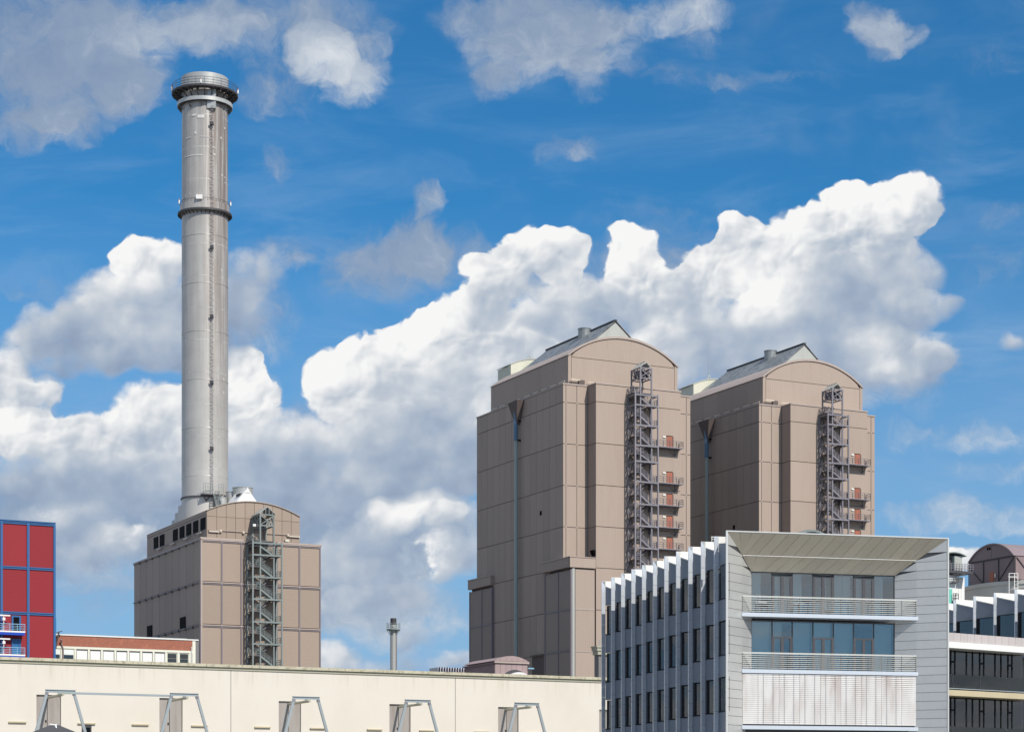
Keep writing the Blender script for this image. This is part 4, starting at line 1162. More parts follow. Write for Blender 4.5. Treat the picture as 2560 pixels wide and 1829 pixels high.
HG = 'steel hoist frames along the warehouse front'
hlab = ['galvanised steel hoist frame at the left end, rail running to its neighbour', 'steel hoist frame at the second loading door, joined by the long rail',
        'steel hoist frame at the third loading door, right of the first wall joint', 'steel hoist frame at the fourth loading door, left of the second wall joint',
        'rightmost steel hoist frame, nearest the office block']
for i, u0 in enumerate((3.35, 16.25, 29.65, 42.6, 55.9)):
    p = (W0[0] + cos(TH) * u0, W0[1] + sin(TH) * u0, 0)
    h = thing('hoist_frame', hlab[i], 'hoist frame', p, TH, HG)
    v = -5.2
    bm_ = MB().box(0, 3.05, v - .13, v + .13, 19.10, 19.16).box(0, 3.05, v - .13, v + .13, 18.86, 18.91).box(0, 3.05, v - .03, v + .03, 18.9, 19.11)
    bm_.build('top_beam', 'steel_light', h)
    for (xa, xb) in ((0.15, -5.0), (2.9, 8.4)):
        lg = MB().bar((xa, v, 18.85), (xb, v, 0.0), 0.26).build('leg', 'steel_light', h)
        box('end_plate', 'steel', h, xa - .14, xa + .14, v - .14, v + .14, 18.6, 18.85)
    MB().tube((1.55, 0.2, 18.62), (1.55, -6.2, 18.62), 0.14, n=8).build('hoist_arm', 'cornice', h, smooth=True)
    box('hanger', 'steel_light', h, 1.43, 1.67, -5.3, -5.1, 18.74, 18.86)
    if i == 0:
        MB().bar((3.06, -5.15, 18.84), (12.88, -5.15, 18.84), 0.16, 0.22).build('rail', 'steel_light', h)
        MB().bar((1.2, -5.36, 18.82), (3.0, -5.36, 18.82), 0.14, 0.2).build('rail', 'pipe_green', h)

# ------------------------------------------------------------------ marquee tip
T0 = base_at(136.6, 45)
tn = thing('marquee', 'dark grey peaked marquee roof at the bottom left corner', 'tent', (T0[0], T0[1], 4.6), radians(12))
e = MB()
e.v = [(-2.6, -2.6, 2.3), (2.6, -2.6, 2.3), (2.6, 2.6, 2.3), (-2.6, 2.6, 2.3), (0, 0, 3.47), (-2.6, -2.6, 2.1), (2.6, -2.6, 2.1), (2.6, 2.6, 2.1), (-2.6, 2.6, 2.1), (0, 0, 3.40)]
e.f = [(0, 1, 4), (1, 2, 4), (2, 3, 4), (3, 0, 4), (0, 5, 6, 1), (1, 6, 7, 2), (2, 7, 8, 3), (3, 8, 5, 0), (5, 9, 6), (6, 9, 7), (7, 9, 8), (8, 9, 5)]
e.build('tent_roof', 'tent', tn)
for (x, y) in ((-2.5, -2.5), (2.5, -2.5), (2.5, 2.5), (-2.5, 2.5)):
    MB().bar((x, y, 0), (x, y, 2.3), 0.08).build('pole', 'steel_light', tn)
MB().tube((0.02, -0.12, 3.42), (0.05, -0.3, 3.30), 0.02, n=6).tube((-0.1, -0.1, 3.44), (0.05, -0.14, 3.43), 0.02, n=6).build('tent_hook', 'white_sheet', tn)

# ------------------------------------------------------------------ small stack, striped roof screen, mauve hut, grey cornice building
S0 = base_at(983.5, 410)
sk = thing('small_stack', 'slim steel stack with a green ringed platform and black cap, mid distance', 'stack', S0)
MB().lathe([(0.64, 0), (0.64, 43.9)], n=28).build('pipe', 'stack_steel', sk, smooth=True)
MB().lathe([(0.62, 43.9), (0.58, 45.2), (0.5, 45.2), (0.5, 44.5), (0, 44.5)], n=24).build('cap', 'ridge_dark', sk, smooth=True)
MB().lathe([(0.64, 42.7), (1.3, 42.9), (1.35, 43.0), (1.35, 43.1), (0.64, 43.1)], n=24).build('platform', 'pipe_green', sk)
b = MB()
for hh in (0.4, 0.75, 1.1):
    for i in range(16):
        a, c = 2 * pi * i / 16, 2 * pi * (i + 1) / 16
        b.bar((1.33 * cos(a), 1.33 * sin(a), 43.1 + hh), (1.33 * cos(c), 1.33 * sin(c), 43.1 + hh), 0.05)
for i in range(10):
    a = 2 * pi * i / 10
    b.bar((1.33 * cos(a), 1.33 * sin(a), 43), (1.33 * cos(a), 1.33 * sin(a), 44.2), 0.06)
b.build('railing', 'pipe_green', sk)
MB().bar((0.66, -0.25, 0), (0.66, -0.25, 43), 0.10).build('ladder', 'steel', sk)
for k in range(8):
    a = 2 * pi * k / 8
    MB().bar((0.64 * cos(a), 0.64 * sin(a), 42.0), (1.25 * cos(a), 1.25 * sin(a), 42.85), 0.09).build('bracket', 'pipe_green', sk)

F0 = base_at(1097, 372)
fs = thing('striped_screen', 'red and blue striped roof screen beside the tall boiler house foot', 'roof screen', F0, TH)
box('backing', 'white_sheet', fs, 0, 6.5, 0.3, 4.0, 0, 33.0)
for k in range(13):
    box('fin', 'stripe_dark', fs, 0.1 + k * 0.5, 0.26 + k * 0.5, -0.1, 0.28, 30.0, 33.0)
    if k in (2, 3, 6, 7, 8, 11, 12):
        box('fin', 'stripe_pink', fs, 0.30 + k * 0.5, 0.46 + k * 0.5, 0.05, 0.29, 30.0, 32.3)

H0 = base_at(1160 + 280 * 0.277, 340)
hu = thing('roof_hut', 'small mauve hut with an arched roof above the warehouse edge', 'hut', H0, TH)
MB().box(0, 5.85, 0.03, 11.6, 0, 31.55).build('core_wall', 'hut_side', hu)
for k in range(6):
    box('panel', 'hut_mauve', hu, k * 0.975 + .02, k * 0.975 + .955, -0.04, 0.03, 20, 31.3)
for k in range(4):
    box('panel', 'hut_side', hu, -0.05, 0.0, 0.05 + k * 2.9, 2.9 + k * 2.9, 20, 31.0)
MB().prism(arch_pts(-0.15, 6.0, 31.7, 0.85, 14), 'y', -0.2, 11.7).build('arched_roof', 'hut_mauve', hu)
for k in range(5):
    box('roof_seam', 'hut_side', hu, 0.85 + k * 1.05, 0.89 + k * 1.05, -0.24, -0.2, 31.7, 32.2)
box('eaves_trim', 'trim', hu, -0.2, 6.05, -0.3, 0.05, 31.35, 31.65)
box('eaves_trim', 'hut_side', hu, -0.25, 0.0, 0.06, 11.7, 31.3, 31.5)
MB().prism(arch_pts(1.75, 5.35, 29.7, 0.65, 12) + [(5.35, 28), (1.75, 28)], 'y', -0.12, -0.05).build('opening', 'frame_grey', hu)
MB().prism(arch_pts(2.1, 5.9, 29.2, 0.75, 12) + [(5.9, 28), (2.1, 28)], 'y', -0.9, -0.125).build('awning', 'shutter_white', hu)
box('blue_bar', 'sky_blue_bar', hu, 5.86, 6.9, -0.3, -0.1, 30.55, 30.75)

G0 = base_at(1494, 330)
gb = thing('grey_building', 'small grey building with a pale cornice, squeezed between tall boiler house and office', 'building', G0, TH)
MB().box(0.3, 8, 0.2, 1.6, 0, 31.9).build('wall', 'grey_wall', gb)
MB().box(0.0, 8, -0.1, 1.6, 31.9, 32.5).box(-0.2, 8, -0.25, 1.6, 32.5, 33.0).box(-0.35, 8, -0.4, 1.6, 33.0, 33.25).build('cornice', 'cornice', gb)
b = MB()
for k in range(5):
    b.bar((0.6 + k * 1.0, 0.5, 33.2), (0.6 + k * 1.0, 0.5, 34.2), 0.07)
for hh in (0.5, 1.0):
    b.bar((0.6, 0.5, 33.2 + hh), (6, 0.5, 33.2 + hh), 0.06)
b.build('railing', 'steel_light', gb)

# ------------------------------------------------------------------ office block
O0 = base_at(1819.5, 132)
OT = radians(13.61)
of = thing('office_building', 'modern office block with white fins and a large splayed metal portal, right foreground', 'office building', O0, OT)
OW = 14.82
def quad_panel(name, mat, parent, c, t=0.03):
    """thin plate from four corners, thickened away from its normal"""
    a, b_, d = Vector(c[0]), Vector(c[1]), Vector(c[3])
    n_ = (b_ - a).cross(d - a).normalized() * t
    e = MB()
    e.v = [tuple(Vector(p)) for p in c] + [tuple(Vector(p) - n_) for p in c]
    e.f = [(0, 1, 2, 3), (7, 6, 5, 4), (0, 4, 5, 1), (1, 5, 6, 2), (2, 6, 7, 3), (3, 7, 4, 0)]
    return e.build(name, mat, parent)

# splayed jambs: front edge plane v=0, mid plane v=1.22, glazing plane v=2.26
ZT = 24.0
zr0, rowh = 0.6, 0.78
def lerp3(a, b_, t_):
    return tuple(a[i] + (b_[i] - a[i]) * t_ for i in range(3))
z = 0.0
ztop_out = ZT
k = 0
rows = []
zz_ = 23.2
while zz_ > 0.5:
    rows.append(zz_)
    zz_ -= 0.56
rows = [24.0] + rows
def zlim(z, s_):
    """jamb rows are cut by the mitre with the overhang"""
    return z
gp = 0.012
for side in (0, 1):
    ue, um_, ug = (0.0, 1.38, 2.39) if side == 0 else (OW, 13.27, 12.22)
    for i in range(len(rows) - 1):
        z1, z0 = rows[i] - gp, rows[i + 1] + gp
        # outer splay, top follows the mitre from (ue,24) to (um,22.77)
        def topz(s_):
            return 24.0 - 1.25 * s_
        for (ua, ub, va, vb, ma, mb) in ((ue, um_, 0.0, 1.22, 24.0, 22.77), (um_, ug, 1.22, 2.26, 22.77, 21.85)):
            if z0 >= max(ma, mb) - 0.02:
                continue
            za, zb_ = min(z1, ma), min(z1, mb)
            pts = None
            z0a, z0b = z0, z0
            if zb_ <= z0 + 0.02 or za <= z0 + 0.02:
                # triangle-like remnant: clip where the mitre reaches z0
                t_ = (ma - z0) / (ma - mb) if ma != mb else 1
                t_ = max(0.05, min(1.0, t_))
                uc, vc = ua + (ub - ua) * t_, va + (vb - va) * t_
                c = [(ua, va, z0), (uc, vc, z0), (uc, vc, z0 + 0.005), (ua, va, za)]
            else:
                c = [(ua, va, z0), (ub, vb, z0), (ub, vb, zb_), (ua, va, za)]
            if side == 1:
                c = [c[1], c[0], c[3], c[2]]
            quad_panel('jamb_panel', 'alu_warm', of, c)
# thin outer edge of the portal
box('portal_edge', 'alu_warm', of, -0.12, -0.02, -0.05, 0.07, 0, 24.02)
box('portal_edge', 'alu_warm', of, OW + 0.02, OW + 0.12, -0.05, 3.0, 0, 24.02)
box('portal_edge', 'alu_warm', of, -0.12, OW + 0.12, -0.05, 0.07, 24.03, 24.1)
box('portal_roof', 'zinc_light', of, 1.2, OW - 0.1, 0.1, 3.0, 23.92, 24.02)
# overhang: two bands of slanting sheets
npan = 21
for i in range(npan):
    sl = 0.95                                  # the joints run askew
    def pt(s_, w_):
        # w_=0 front edge .. 1 crease .. 2 glazing head ; s_ along the width
        if w_ <= 1:
            l = (0, 0, 24.0); r_ = (OW, 0, 24.0); l2 = (1.38, 1.22, 22.77); r2 = (13.27, 1.22, 22.77); f_ = w_
        else:
            l = (1.38, 1.22, 22.72); r_ = (13.27, 1.22, 22.72); l2 = (2.39, 2.26, 21.85); r2 = (12.22, 2.26, 21.85); f_ = w_ - 1
        u_ = s_
        P_ = lerp3(l, l2, f_)
        Q_ = lerp3(r_, r2, f_)
        u_ = min(max(u_, P_[0]), Q_[0])
        t_ = (u_ - P_[0]) / (Q_[0] - P_[0])
        return lerp3(P_, Q_, t_)
    step = (OW + 2.2) / npan
    a = i * step
    b_ = a + step - 0.025
    skew = lambda w_: -0.85 * w_
    for (w0, w1, nm) in ((0.0, 0.97, 'soffit_panel'), (1.0, 1.98, 'soffit_panel')):
        c = [pt(a + skew(w0), w0), pt(b_ + skew(w0), w0), pt(b_ + skew(w1), w1), pt(a + skew(w1), w1)]
        wid = max((Vector(c[1]) - Vector(c[0])).length, (Vector(c[2]) - Vector(c[3])).length)
        if wid > 0.06:
            if (Vector(c[1]) - Vector(c[0])).length < 0.01:
                c[1] = (c[1][0] + 0.01, c[1][1], c[1][2])
            if (Vector(c[2]) - Vector(c[3])).length < 0.01:
                c[2] = (c[2][0] + 0.01, c[2][1], c[2][2])
            quad_panel(nm, 'alu_soffit', of, c[::-1], 0.03)
# dark backing behind the joints
e = MB()
bk_ = 0.06
e.v = [(0, 0.06, 24.0), (OW, 0.06, 24.0), (13.27, 1.28, 22.83), (1.38, 1.28, 22.83), (12.22, 2.32, 21.95), (2.39, 2.32, 21.95), (0, 0.06, 0.0), (1.33, 1.28, 0), (2.34, 2.32, 0), (OW, 0.06, 0.0), (13.32, 1.28, 0), (12.27, 2.32, 0)]
e.f = [(0, 1, 2, 3), (3, 2, 4, 5), (0, 3, 7, 6), (3, 5, 8, 7), (1, 9, 10, 2), (2, 10, 11, 4)]
e.build('joint_backing', 'frame_grey', of)
MB().bar((1.42, 1.19, 22.75), (13.23, 1.19, 22.75), 0.05).build('crease_trim', 'rail_white', of)

# slabs and balconies
for zs_ in (18.90, 15.33, 11.78):
    box('balcony_slab', 'alu_fin', of, 1.36, 13.35, 1.15, 3.0, zs_, zs_ + 0.24)
    box('balcony_floor', 'alu_warm', of, 2.45, 12.16, 2.2, 9.0, zs_ + 0.02, zs_ + 0.22)
for zf in (19.14, 15.57):
    for k in range(9):
        u = (1.4, 2.45, 3.86, 5.25, 6.67, 8.06, 9.45, 10.85, 12.24)[k]
        box('rail_post', 'frame_grey', of, u - 0.02, u + 0.02, 1.22, 1.28, zf, zf + 1.02)
    box('rail_post', 'frame_grey', of, 13.2, 13.24, 1.22, 1.28, zf, zf + 1.02)
    for k in range(8):
        zz2 = zf + 0.10 + k * 0.128
        MB().bar((1.40, 1.2, zz2), (13.24, 1.2, zz2), 0.034).build('rail_bar', 'rail_white', of)
    MB().bar((1.38, 1.22, zf + 1.05), (13.26, 1.22, zf + 1.05), 0.06).build('top_rail', 'rail_white', of)
    for s_, uu in ((0, 1.42), (1, 13.22)):
        MB().bar((uu, 1.22, zf + 0.9), (uu, 2.2, zf + 0.9), 0.04).bar((uu, 1.22, zf + 0.5), (uu, 2.2, zf + 0.5), 0.04).build('rail_bar', 'rail_white', of)
# glazed rooms behind the balconies
GU = [2.39, 3.80, 5.17, 6.58, 7.99, 9.38, 10.77, 12.22]
for (z0, z1, upper) in ((19.14, 21.85, True), (15.57, 18.75, False)):
    room = MB()
    room.box(2.4, 12.2, 7.4, 7.5, z0, z1).box(2.3, 2.4, 2.5, 7.5, z0, z1).box(12.2, 12.3, 2.5, 7.5, z0, z1)
    room.build('room_wall', 'room', of)
    box('room_ceiling', 'curtain', of, 2.4, 12.2, 2.5, 7.4, z1 - 0.06, z1 + 0.02)
    for (a, b_) in ((2.6, 4.6), (6.6, 6.9), (9.0, 9.6), (10.9, 12.0)) if not upper else ((7.4, 7.65), (8.8, 9.3), (3.9, 4.1)):
        box('curtain', 'curtain', of, a, b_, 2.7, 2.78, z0, z1 - 0.1)
    for (a, b_, c_, h_) in ((3.0, 4.4, 3.6, 0.75), (6.0, 7.5, 4.2, 0.75), (9.8, 11.3, 3.8, 0.75), (5.2, 5.6, 3.3, 1.2)):
        box('desk', 'furniture', of, a, b_, c_, c_ + 0.7, z0, z0 + h_)
    for i in range(7):
        a, b_ = GU[i], GU[i + 1]
        door = i in (1, 3, 5)
        wn = box('window', 'frame_grey', of, a - 0.035, a + 0.035, 2.28, 2.38, z0, z1)
        if (i * 5 + (2 if upper else 0)) % 4 != 1:
            box('added_sheer', 'curtain', wn, 0.06, (b_ - a) * (0.95 if not upper else 0.55), 0.35, 0.37, -(z1 - z0) / 2, (z1 - z0) / 2 - 0.08)  # pale sheers added behind most panes to brighten the glazing
        if not door:
            box('pane', 'glass', wn, 0.04, b_ - a - 0.04, -0.01, 0.01, -(z1 - z0) / 2, (z1 - z0) / 2 - 0.05)
        else:
            m_ = (b_ - a) / 2
            zh = (z1 - z0) / 2
            dtop = zh - (0.15 if upper else 1.0)
            dr = box('door', 'frame_grey', wn, 0.04, b_ - a - 0.04, -0.05, 0.04, dtop - 0.1, dtop)
            # frame stiles
            for x in (0.08, m_, b_ - a - 0.08):
                box('door_stile', 'frame_grey', wn, x - (0.07 if x != m_ else 0.1), x + (0.07 if x != m_ else 0.1), -0.05, 0.04, -zh, dtop - 0.1)
            for (x0_, x1_) in ((0.15, m_ - 0.1), (m_ + 0.1, b_ - a - 0.15)):
                box('pane', 'glass', wn, x0_, x1_, -0.01, 0.01, -zh, dtop - 0.1)
            if not upper:
                box('pane', 'glass', wn, 0.04, b_ - a - 0.04, -0.01, 0.01, dtop, zh - 0.05)
    box('window_head', 'frame_grey', of, 2.39, 12.22, 2.27, 2.4, z1 - 0.02, z1 + 0.05)
    box('window_jamb', 'frame_grey', of, 12.18, 12.25, 2.27, 2.39, z0, z1)
# furniture out on the upper balcony
for (u, h_) in ((2.9, 0.75), (3.3, 0.6), (5.4, 0.72), (7.5, 0.3)):
    tb = box('balcony_table', 'furniture' if h_ < 0.7 else 'white_paint', of, u - 0.3, u + 0.3, 1.6, 2.0, 19.14 + h_ - 0.06, 19.14 + h_)
    box('table_leg', 'frame_grey', tb, -0.04, 0.04, -0.04, 0.04, -h_ + 0.06, -0.03)
# screen of fine glass louvres under the lower balcony
SU = [1.42, 2.45, 3.86, 5.25, 6.67, 8.06, 9.45, 10.85, 12.24, 13.24]
for i in range(9):
    a, b_ = SU[i] + 0.012, SU[i + 1] - 0.012
    sc_ = box('screen_panel', 'screen_glass', of, a, b_, 1.26, 1.30, 12.12, 15.30)
    lv_ = MB()
    nl = 26
    for k in range(nl):
        z = -1.55 + k * 3.1 / (nl - 1)
        lv_.bar((-(b_ - a) / 2, -0.05, z), ((b_ - a) / 2, -0.05, z), 0.012, 0.07)
    l_ = lv_.build('slat', 'screen_glass', sc_, stuff=True)
    for x in (-0.25, 0.22):
        if b_ - a > 1.1:
            MB().bar((x * (b_ - a), -0.09, -1.58), (x * (b_ - a), -0.09, 1.58), 0.014).build('wire', 'steel', sc_)
box('screen_frame', 'frame_grey', of, 1.38, 13.28, 1.32, 1.38, 12.0, 15.34)
# storey below the screen
box('lower_front', 'frame_grey', of, 1.3, 13.3, 1.6, 1.8, 0, 11.8)

# fin facade: shed-roofed bays between upright fins
def fin_facade(R, v0, pitch, nb, ztop, floors, zbot, wmat='slate_panel', front_stop=None):
    """left flank (u=0 plane): fins stand across it, panels and windows slant back behind each fin"""
    FW = 0.30
    for k in range(nb + 1):
        v = v0 + pitch * k
        near = v - pitch
        IN = 1.12
        first = k == 0 and front_stop is not None
        if first:
            near, IN = front_stop, 0.03
        # upright fin: front plate splitting in joints
        zj = [ztop - 0.9 - 0.78 * i for i in range(40)]
        zj = [ztop] + [z for z in zj if z > zbot]
        for i in range(len(zj)):
            z1 = zj[i] - 0.008
            z0 = (zj[i + 1] if i + 1 < len(zj) else zbot) + 0.008
            box('fin_plate', 'alu_fin', R, -0.29, 0.0, v - 0.04, v + 0.04, z0, z1)
        # cap fascia running inward at the head of the bay
        e = MB()
        zc = ztop
        cl = 0.9 if first else 3.4
        e.v = [(0.01, v - 0.04, zc - 0.42), (cl, v - 0.04, zc - 0.42), (cl, v - 0.04, zc), (-0.285, v - 0.04, zc + 0.005),
               (0.01, v + 0.04, zc - 0.42), (cl, v + 0.04, zc - 0.42), (cl, v + 0.04, zc), (-0.285, v + 0.04, zc + 0.005)]
        e.f = [(0, 1, 2, 3), (7, 6, 5, 4), (0, 4, 5, 1), (1, 5, 6, 2), (2, 6, 7, 3), (3, 7, 4, 0)]
        cp = e.build('cap_fascia', 'alu_cap', R)
        if k == nb + 1:
            continue
        a0 = (0.01, v - 0.05)                 # far end, at the fin
        a1 = (IN, near + 0.05)                # near end, tucked behind the nearer fin
        zlo = ztop - (0.5 if first else 1.25)                     # shed roof falls towards the nearer fin
        def wall(z0, z1a, z1b, nm, mt, off=0.0, t0_=0.0, t1_=1.0, th=0.06):
            p0 = (a0[0] + (a1[0] - a0[0]) * t0_ + off, a0[1] + (a1[1] - a0[1]) * t0_)
            p1 = (a0[0] + (a1[0] - a0[0]) * t1_ + off, a0[1] + (a1[1] - a0[1]) * t1_)
            e = MB()
            e.v = [(p0[0], p0[1], z0), (p1[0], p1[1], z0), (p1[0], p1[1], z1b), (p0[0], p0[1], z1a),
                   (p0[0] + th, p0[1], z0), (p1[0] + th, p1[1], z0), (p1[0] + th, p1[1], z1b), (p0[0] + th, p0[1], z1a)]
            e.f = [(0, 1, 2, 3), (7, 6, 5, 4), (0, 4, 5, 1), (1, 5, 6, 2), (2, 6, 7, 3), (3, 7, 4, 0)]
            return e
        ft_ = floors[0][1]
        wall(ft_ + 0.02, ztop - 0.45, zlo - 0.1, 'spandrel', wmat).build('spandrel', wmat, R)
        for fi, (z0, z1) in enumerate(floors):
            below = floors[fi + 1][1] if fi + 1 < len(floors) else zbot
            wall(below + 0.02, z0 - 0.02, z0 - 0.02, 'spandrel', wmat).build('spandrel', wmat, R)
            wn = wall(z0, z1, z1, 'window', 'frame_black', 0.10, th=0.04).build('window', 'frame_black', R)
            wall(z0 + 0.06, z1 - 0.06, z1 - 0.06, 'pane', 'glass_dark', 0.07, 0.105, 0.98, 0.012).build('pane', 'glass_dark', wn)
            bl = wall(z0 + 0.06 + 0.4 * ((k * 5 + fi * 2) % 4 == 1), z1 - 0.06, z1 - 0.06, 'x', 'x', 0.088, 0.12, (0.15, 0.20, 0.30, 0.17, 0.24)[(k * 7 + fi * 3) % 5], 0.01)
            bl.build('blind', 'blind_grey', wn)
            wall(z0 - 0.02, z0 + 0.06, z0 + 0.06, 'x', 'x', -0.02, 0, 1, 0.12).build('sill', 'frame_black', wn)
        if first:
            continue
        # return wall behind the nearer fin, shed roof
        box('return_wall', wmat, R, 0.02, IN - 0.02, near + 0.06, near + 0.10, zbot, ztop - 2.3)
        e = MB()
        e.v = [(-0.0, v - 0.05, ztop - 0.43), (IN, near + 0.05, zlo - 0.1), (6.0, near + 0.05, zlo - 0.1), (6.0, v - 0.05, ztop - 0.43),
               (-0.0, v - 0.05, ztop - 0.36), (IN - 0.05, near + 0.05, zlo - 0.03), (6.0, near + 0.05, zlo - 0.03), (6.0, v - 0.05, ztop - 0.36)]
        e.f = BOXF
        e.build('shed_roof', 'alu_cap', R)
fin_facade(of, 1.78, 2.572, 10, 23.95, [(19.92, 22.1), (16.38, 18.55), (12.85, 15.02), (9.3, 11.45), (5.8, 7.9)], 0.3, front_stop=0.08)
# body of the block behind the facade
MB().box(1.6, OW - 0.1, 7.6, 28.0, 0, 21.6).box(1.2, OW - 0.1, 2.7, 7.6, 0, 11.7).box(1.3, 2.3, 2.6, 28.0, 0, 21.2).build('core_wall', 'grey_wall', of)
MB().box(0.9, OW - 0.1, 2.8, 7.6, 21.95, 22.1).build('roof_slab', 'zinc_light', of)
MB().prism([(2.3, 22.8), (13, 22.8), (13, 23.9), (2.3, 23.9)], 'y', 3.0, 3.1).build('roof_upstand', 'zinc_light', of)
# roof pod with a curved lid, railing of the cleaning cradle
rp = thing('roof_pod', 'small green-grey rooftop pod with curved lid behind the portal edge', 'rooftop unit', O0, OT)
MB().prism(arch_pts(7.2, 9.9, 24.9, 0.55, 12) + arch_pts(7.5, 9.8, 24.85, 0.45, 12)[::-1], 'y', 7.5, 11).build('lid', 'steel_green', rp)
box('body', 'pipe_green', rp, 8.4, 9.7, 7.8, 10.6, 21.7, 25.0)
MB().bar((8.4, 8.6, 24.2), (9.6, 8.6, 24.2), 0.1).build('rail', 'zinc_light', rp)
cr_ = thing('roof_railing', 'low white railing on the office roof left of the portal corner', 'railing', O0, OT)
b = MB()
for k in range(5):
    b.bar((1.6 + 0.2 * k, 7.7, 21.8), (1.6 + 0.2 * k, 7.7, 24.75), 0.04)
b.bar((1.55, 7.7, 24.75), (2.45, 7.7, 24.75), 0.06).bar((1.55, 7.7, 24.6), (2.45, 7.7, 24.6), 0.04)
b.build('rails', 'rail_white', cr_)

# ------------------------------------------------------------------ right wing
V0 = base_at(2372, 185)
VT = radians(36.2)
wg = thing('office_wing', 'office wing at the right edge with a glazed gallery below a row of white fins', 'office building', V0, VT)
for (zt, zb_) in ((22.45, 21.68),):
    for k in range(16):
        box('parapet_panel', 'parapet_pink', wg, -3 + k * 0.9 + 0.01, -3 + (k + 1) * 0.9 - 0.01, -0.03, 0.0, zb_, zt)
    MB().box(-3, 12, 0.0, 0.5, zb_, zt - 0.02).build('parapet_core', 'grey_wall', wg)
for (z1, z0, mt) in ((21.66, 21.12, 'white_sheet'), (17.45, 16.95, 'ledge'), (12.9, 12.3, 'white_sheet')):
    box('slab_edge', mt, wg, -3, 12, -0.12, 1.8, z0, z1)
for (z1, z0) in ((21.1, 17.47), (16.93, 12.92)):
    MB().box(-3, 12, 6.5, 6.6, z0, z1).box(-3, -2.9, 1.8, 6.5, z0, z1).build('room_wall', 'room_dark', wg)
    box('room_floor', 'room', wg, -3, 12, 1.8, 6.5, z0 - 0.05, z0 + 0.02)
    u = -2.8
    k = 0
    while u < 11.5:
        wdt = (0.95, 0.55, 1.5, 0.8)[k % 4]
        wn = box('window', 'frame_black', wg, u - 0.06, u + 0.06, 1.5, 1.64, z0, z1)
        h_ = (z1 - z0) / 2
        box('pane', 'glass_dark', wn, 0.07, wdt - 0.07, -0.02, 0.0, -h_, h_)
        if k % 4 in (0, 2):
            box('blind', 'room', wn, 0.1, wdt * (0.8 if k % 3 else 0.5), 0.06, 0.09, -h_, h_)
        if k % 4 == 1:
            box('transom', 'frame_black', wn, 0.07, wdt - 0.07, -0.06, 0.06, h_ * 0.4, h_ * 0.4 + 0.16)
        if k % 4 == 3:
            box('desk', 'curtain', wn, 0.2, 0.7, 0.8, 1.3, -h_, -h_ + 0.9 + 0.2 * (k % 3))
        u += wdt
        k += 1
    for k in range(4):
        box('balustrade_glass', 'glass_rail', wg, -3 + k * 3.6, -3 + (k + 1) * 3.6 - 0.03, 0.1, 0.115, z0 + 0.1, z0 + 1.35)
        MB().bar((-3 + k * 3.6, 0.1, z0), (-3 + k * 3.6, 0.1, z0 + 1.2), 0.05).build('post', 'frame_grey', wg)
    MB().bar((-3, 0.05, z0 + 0.12), (12, 0.05, z0 + 0.12), 0.07).build('rail', 'steel_light', wg)
box('lower_wall', 'grey_wall', wg, -3, 12, 0.3, 1.5, 0, 12.3)
MB().box(-3, 14, 3.5, 30, 0, 21.2).build('core_wall', 'room_dark', wg) if False else None

# its top storey: fins turned towards the river
XW = base_at(2544, 199)
tw = thing('fin_storey', 'slate top storey with bright white fins and caps above the glazed gallery, right edge', 'office building', XW, radians(22.4))
fin_facade(tw, -3.3, 3.35, 6, 27.75, [(22.6, 25.6)], 21.3)
MB().box(1.6, 14, -3, 17, 0, 26.2).build('core_wall', 'grey_wall', tw)

# ------------------------------------------------------------------ far structures at the right
Q0 = base_at(2537, 330)
hl = thing('arched_hall', 'brown arched plant hall with diagonal bracing and red door above a pale drum', 'plant hall', Q0, TH)
vlen = 0
# gable faces the river side: it lies in the u=0 plane
VL, ZE_ = 11.1, 47.4
MB().prism([(0.1, 43.6)] + arch_pts(0.1, VL - .1, ZE_, 2.3, 20) + [(VL - .1, 43.6)], 'x', 0.1, 20).build('wall', 'joint', hl)
for (a, b_) in ((0.0, 3.8), (3.8, 7.5), (7.5, 11.1)):
    box('panel', 'brown_hall', hl, -0.02, 0.12, a + .1, b_ - .1, 43.7, 47.2)
for v in (0.0, 3.8, 7.5, 11.1):
    box('post', 'ridge_dark', hl, -0.14, -0.03, v - .08, v + .08, 43.6, 47.2)
MB().prism([(0.0, 47.45)] + arch_pts(0.0, VL, 47.45, 2.25, 20)[1:-1] + [(VL, 47.45)], 'x', -0.05, 0.12).build('gable_panel', 'brown_hall', hl)
box('gable_seam', 'ridge_dark', hl, -0.07, -0.05, VL / 2 - .02, VL / 2 + .02, 47.6, 49.5)
box('eaves_trim', 'ridge_dark', hl, -0.14, -0.02, 0, VL, 47.22, 47.4)
MB().prism(arch_pts(-0.15, VL + .15, 47.35, 2.5, 24) + arch_pts(0.1, VL - .1, 47.35, 2.3, 24)[::-1], 'x', -0.3, 20).build('arched_roof', 'hall_roof', hl)
for (va, vb, za, zb2) in ((0.2, 3.7, 47.1, 43.8), (7.7, 11.0, 43.8, 46.6)):
    MB().bar((-0.1, va, za), (-0.1, vb, zb2), 0.12).build('brace', 'ridge_dark', hl)
for v in (5.75, 6.25):
    box('gable_vent', 'black', hl, -0.10, -0.055, v, v + 0.35, 48.9, 49.3)
dr = box('door', 'door_red', hl, -0.1, -0.03, 4.95, 6.05, 43.7, 45.3)
box('door_lamp', 'lamp_pale', hl, -0.2, -0.08, 4.4, 4.7, 44.4, 45.0)
for i in range(5):
    box('panel', 'hall_side', hl, 0.15 + i * 1.9, 0.15 + i * 1.9 + 1.84, -0.02, 0.1, 43.7, 47.3)
MB().bar((0.3, -0.1, 47.1), (3.6, -0.1, 43.8), 0.12).build('brace', 'ridge_dark', hl)
drm = MB().lathe([(13, 0), (13, 43.0), (13.15, 43.0), (13.15, 43.6), (12.9, 43.6), (0, 43.65)], n=96)
do = drm.build('storage_drum', 'drum_white', smooth=True)
do.location = (86, 342, 0)
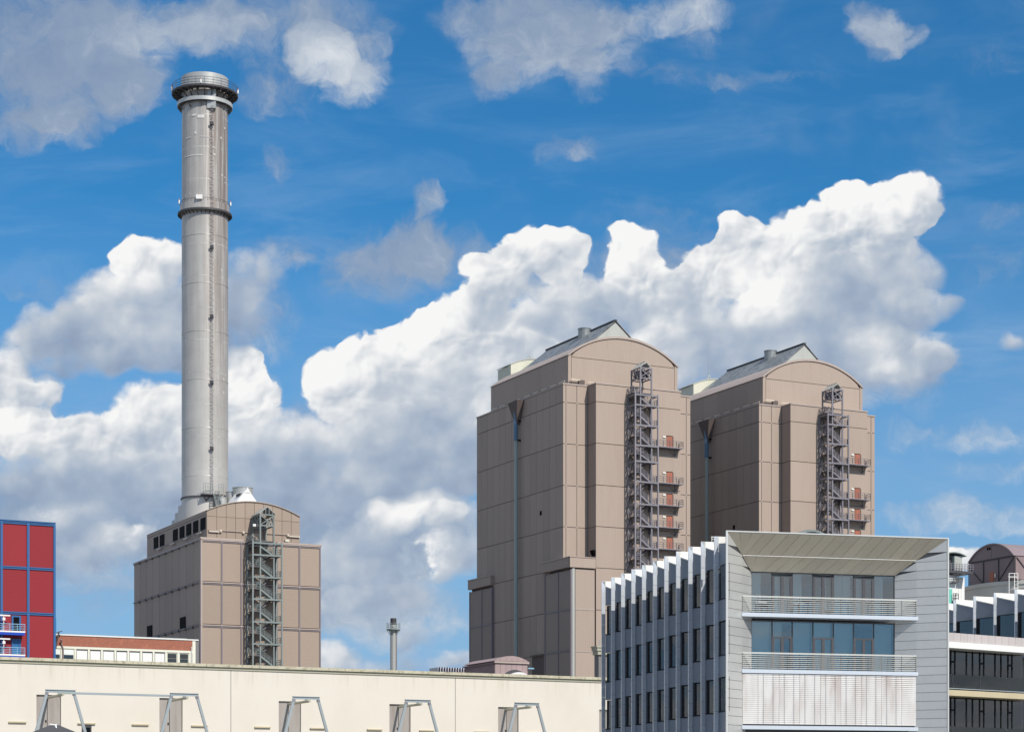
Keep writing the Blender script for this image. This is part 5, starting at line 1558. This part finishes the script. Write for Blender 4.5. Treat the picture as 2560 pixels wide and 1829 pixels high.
tag(do, 'broad pale concrete drum under the brown arched hall', 'storage drum')
dk = MB().lathe([(0, 0), (7, 0), (7, 39.6), (5.6, 40.6), (2.5, 41.3), (0, 41.4)], n=48).build('dark_dome', 'grey_wall', smooth=True)
dk.location = (Q0[0] + 2.0, Q0[1] - 12, 0)
tag(dk, 'dark domed vessel in front of the pale drum, right edge', 'vessel')
lw = thing('roof_ladder', 'white hooped ladder standing before the dark domed vessel', 'ladder', (Q0[0] - 4.0, Q0[1] - 16, 0))
b = MB()
for x in (-0.65, 0.15, 0.65):
    b.bar((x, 0, 0), (x, 0, 42.7), 0.09)
b.bar((-0.65, 0, 42.7), (0.65, 0, 42.7), 0.08).bar((-0.65, 0, 42.1), (0.65, 0, 42.1), 0.06).bar((-0.65, 0.6, 42.3), (0.65, 0.6, 42.3), 0.06)
for k in range(14):
    b.bar((0.15, 0, 35 + k * 0.5), (0.65, 0, 35 + k * 0.5), 0.05)
b.build('frame', 'white_sheet', lw)

# pale tower with a rooftop cabin
L0 = base_at(2370, 330)
pt_ = thing('pale_tower', 'white panelled tower with railed balconies beside the portal', 'tower', L0, TH)
MB().box(-8, 1.5, 0, 14, 0, 44.3).box(1.52, 4.5, 1.6, 14, 0, 44.3).build('wall', 'white_sheet', pt_)
for k in range(5):
    box('panel', 'white_paint', pt_, 1.56 + k * 0.56, 1.56 + k * 0.56 + 0.53, 1.5, 1.6, 20, 44.2)
box('duct', 'teal_paint', pt_, -0.35, 0.45, -0.5, -0.05, 36, 42.1)
for z in (40.2, 43.2, 37.2):
    b = MB()
    for hh in (0.0, 0.45, 0.9, 1.2):
        b.bar((0.4, -0.8, z + hh), (1.4, -0.8, z + hh), 0.07).bar((1.4, -0.8, z + hh), (1.4, 0, z + hh), 0.07)
    for k in range(3):
        b.bar((0.4 + 0.5 * k, -0.8, z), (0.4 + 0.5 * k, -0.8, z + 1.2), 0.08)
    b.build('balcony_rail', 'frame_grey', pt_)
    box('balcony_floor', 'grating', pt_, 0.3, 1.5, -0.8, 0, z - 0.14, z)
cb = thing('roof_cabin', 'small green-grey cabin with curved roof on a railed platform, right of the portal', 'cabin', L0, TH)
box('platform', 'frame_grey', cb, -1, 4.3, -0.8, 3, 44.6, 44.95)
box('body', 'pipe_green', cb, 1.2, 2.75, 0, 2.5, 44.95, 47.4)
box('body_front', 'zinc_light', cb, 1.3, 2.65, -0.06, 0, 45.0, 47.3)
box('side_wall', 'frame_grey', cb, -1.2, 1.19, 0.6, 2.5, 44.95, 47.1)
MB().prism(arch_pts(-1.4, 3.35, 47.35, 0.55, 12) + arch_pts(-1.2, 3.2, 47.3, 0.45, 12)[::-1], 'y', -0.5, 3).build('curved_roof', 'steel_green', cb)
b = MB()
for hh in (0.4, 0.75, 1.1):
    b.bar((-1, -0.75, 44.95 + hh), (4.3, -0.75, 44.95 + hh), 0.06)
for k in range(11):
    b.bar((-1 + 0.53 * k, -0.75, 44.95), (-1 + 0.53 * k, -0.75, 46.1), 0.07)
b.build('railing', 'steel', cb)
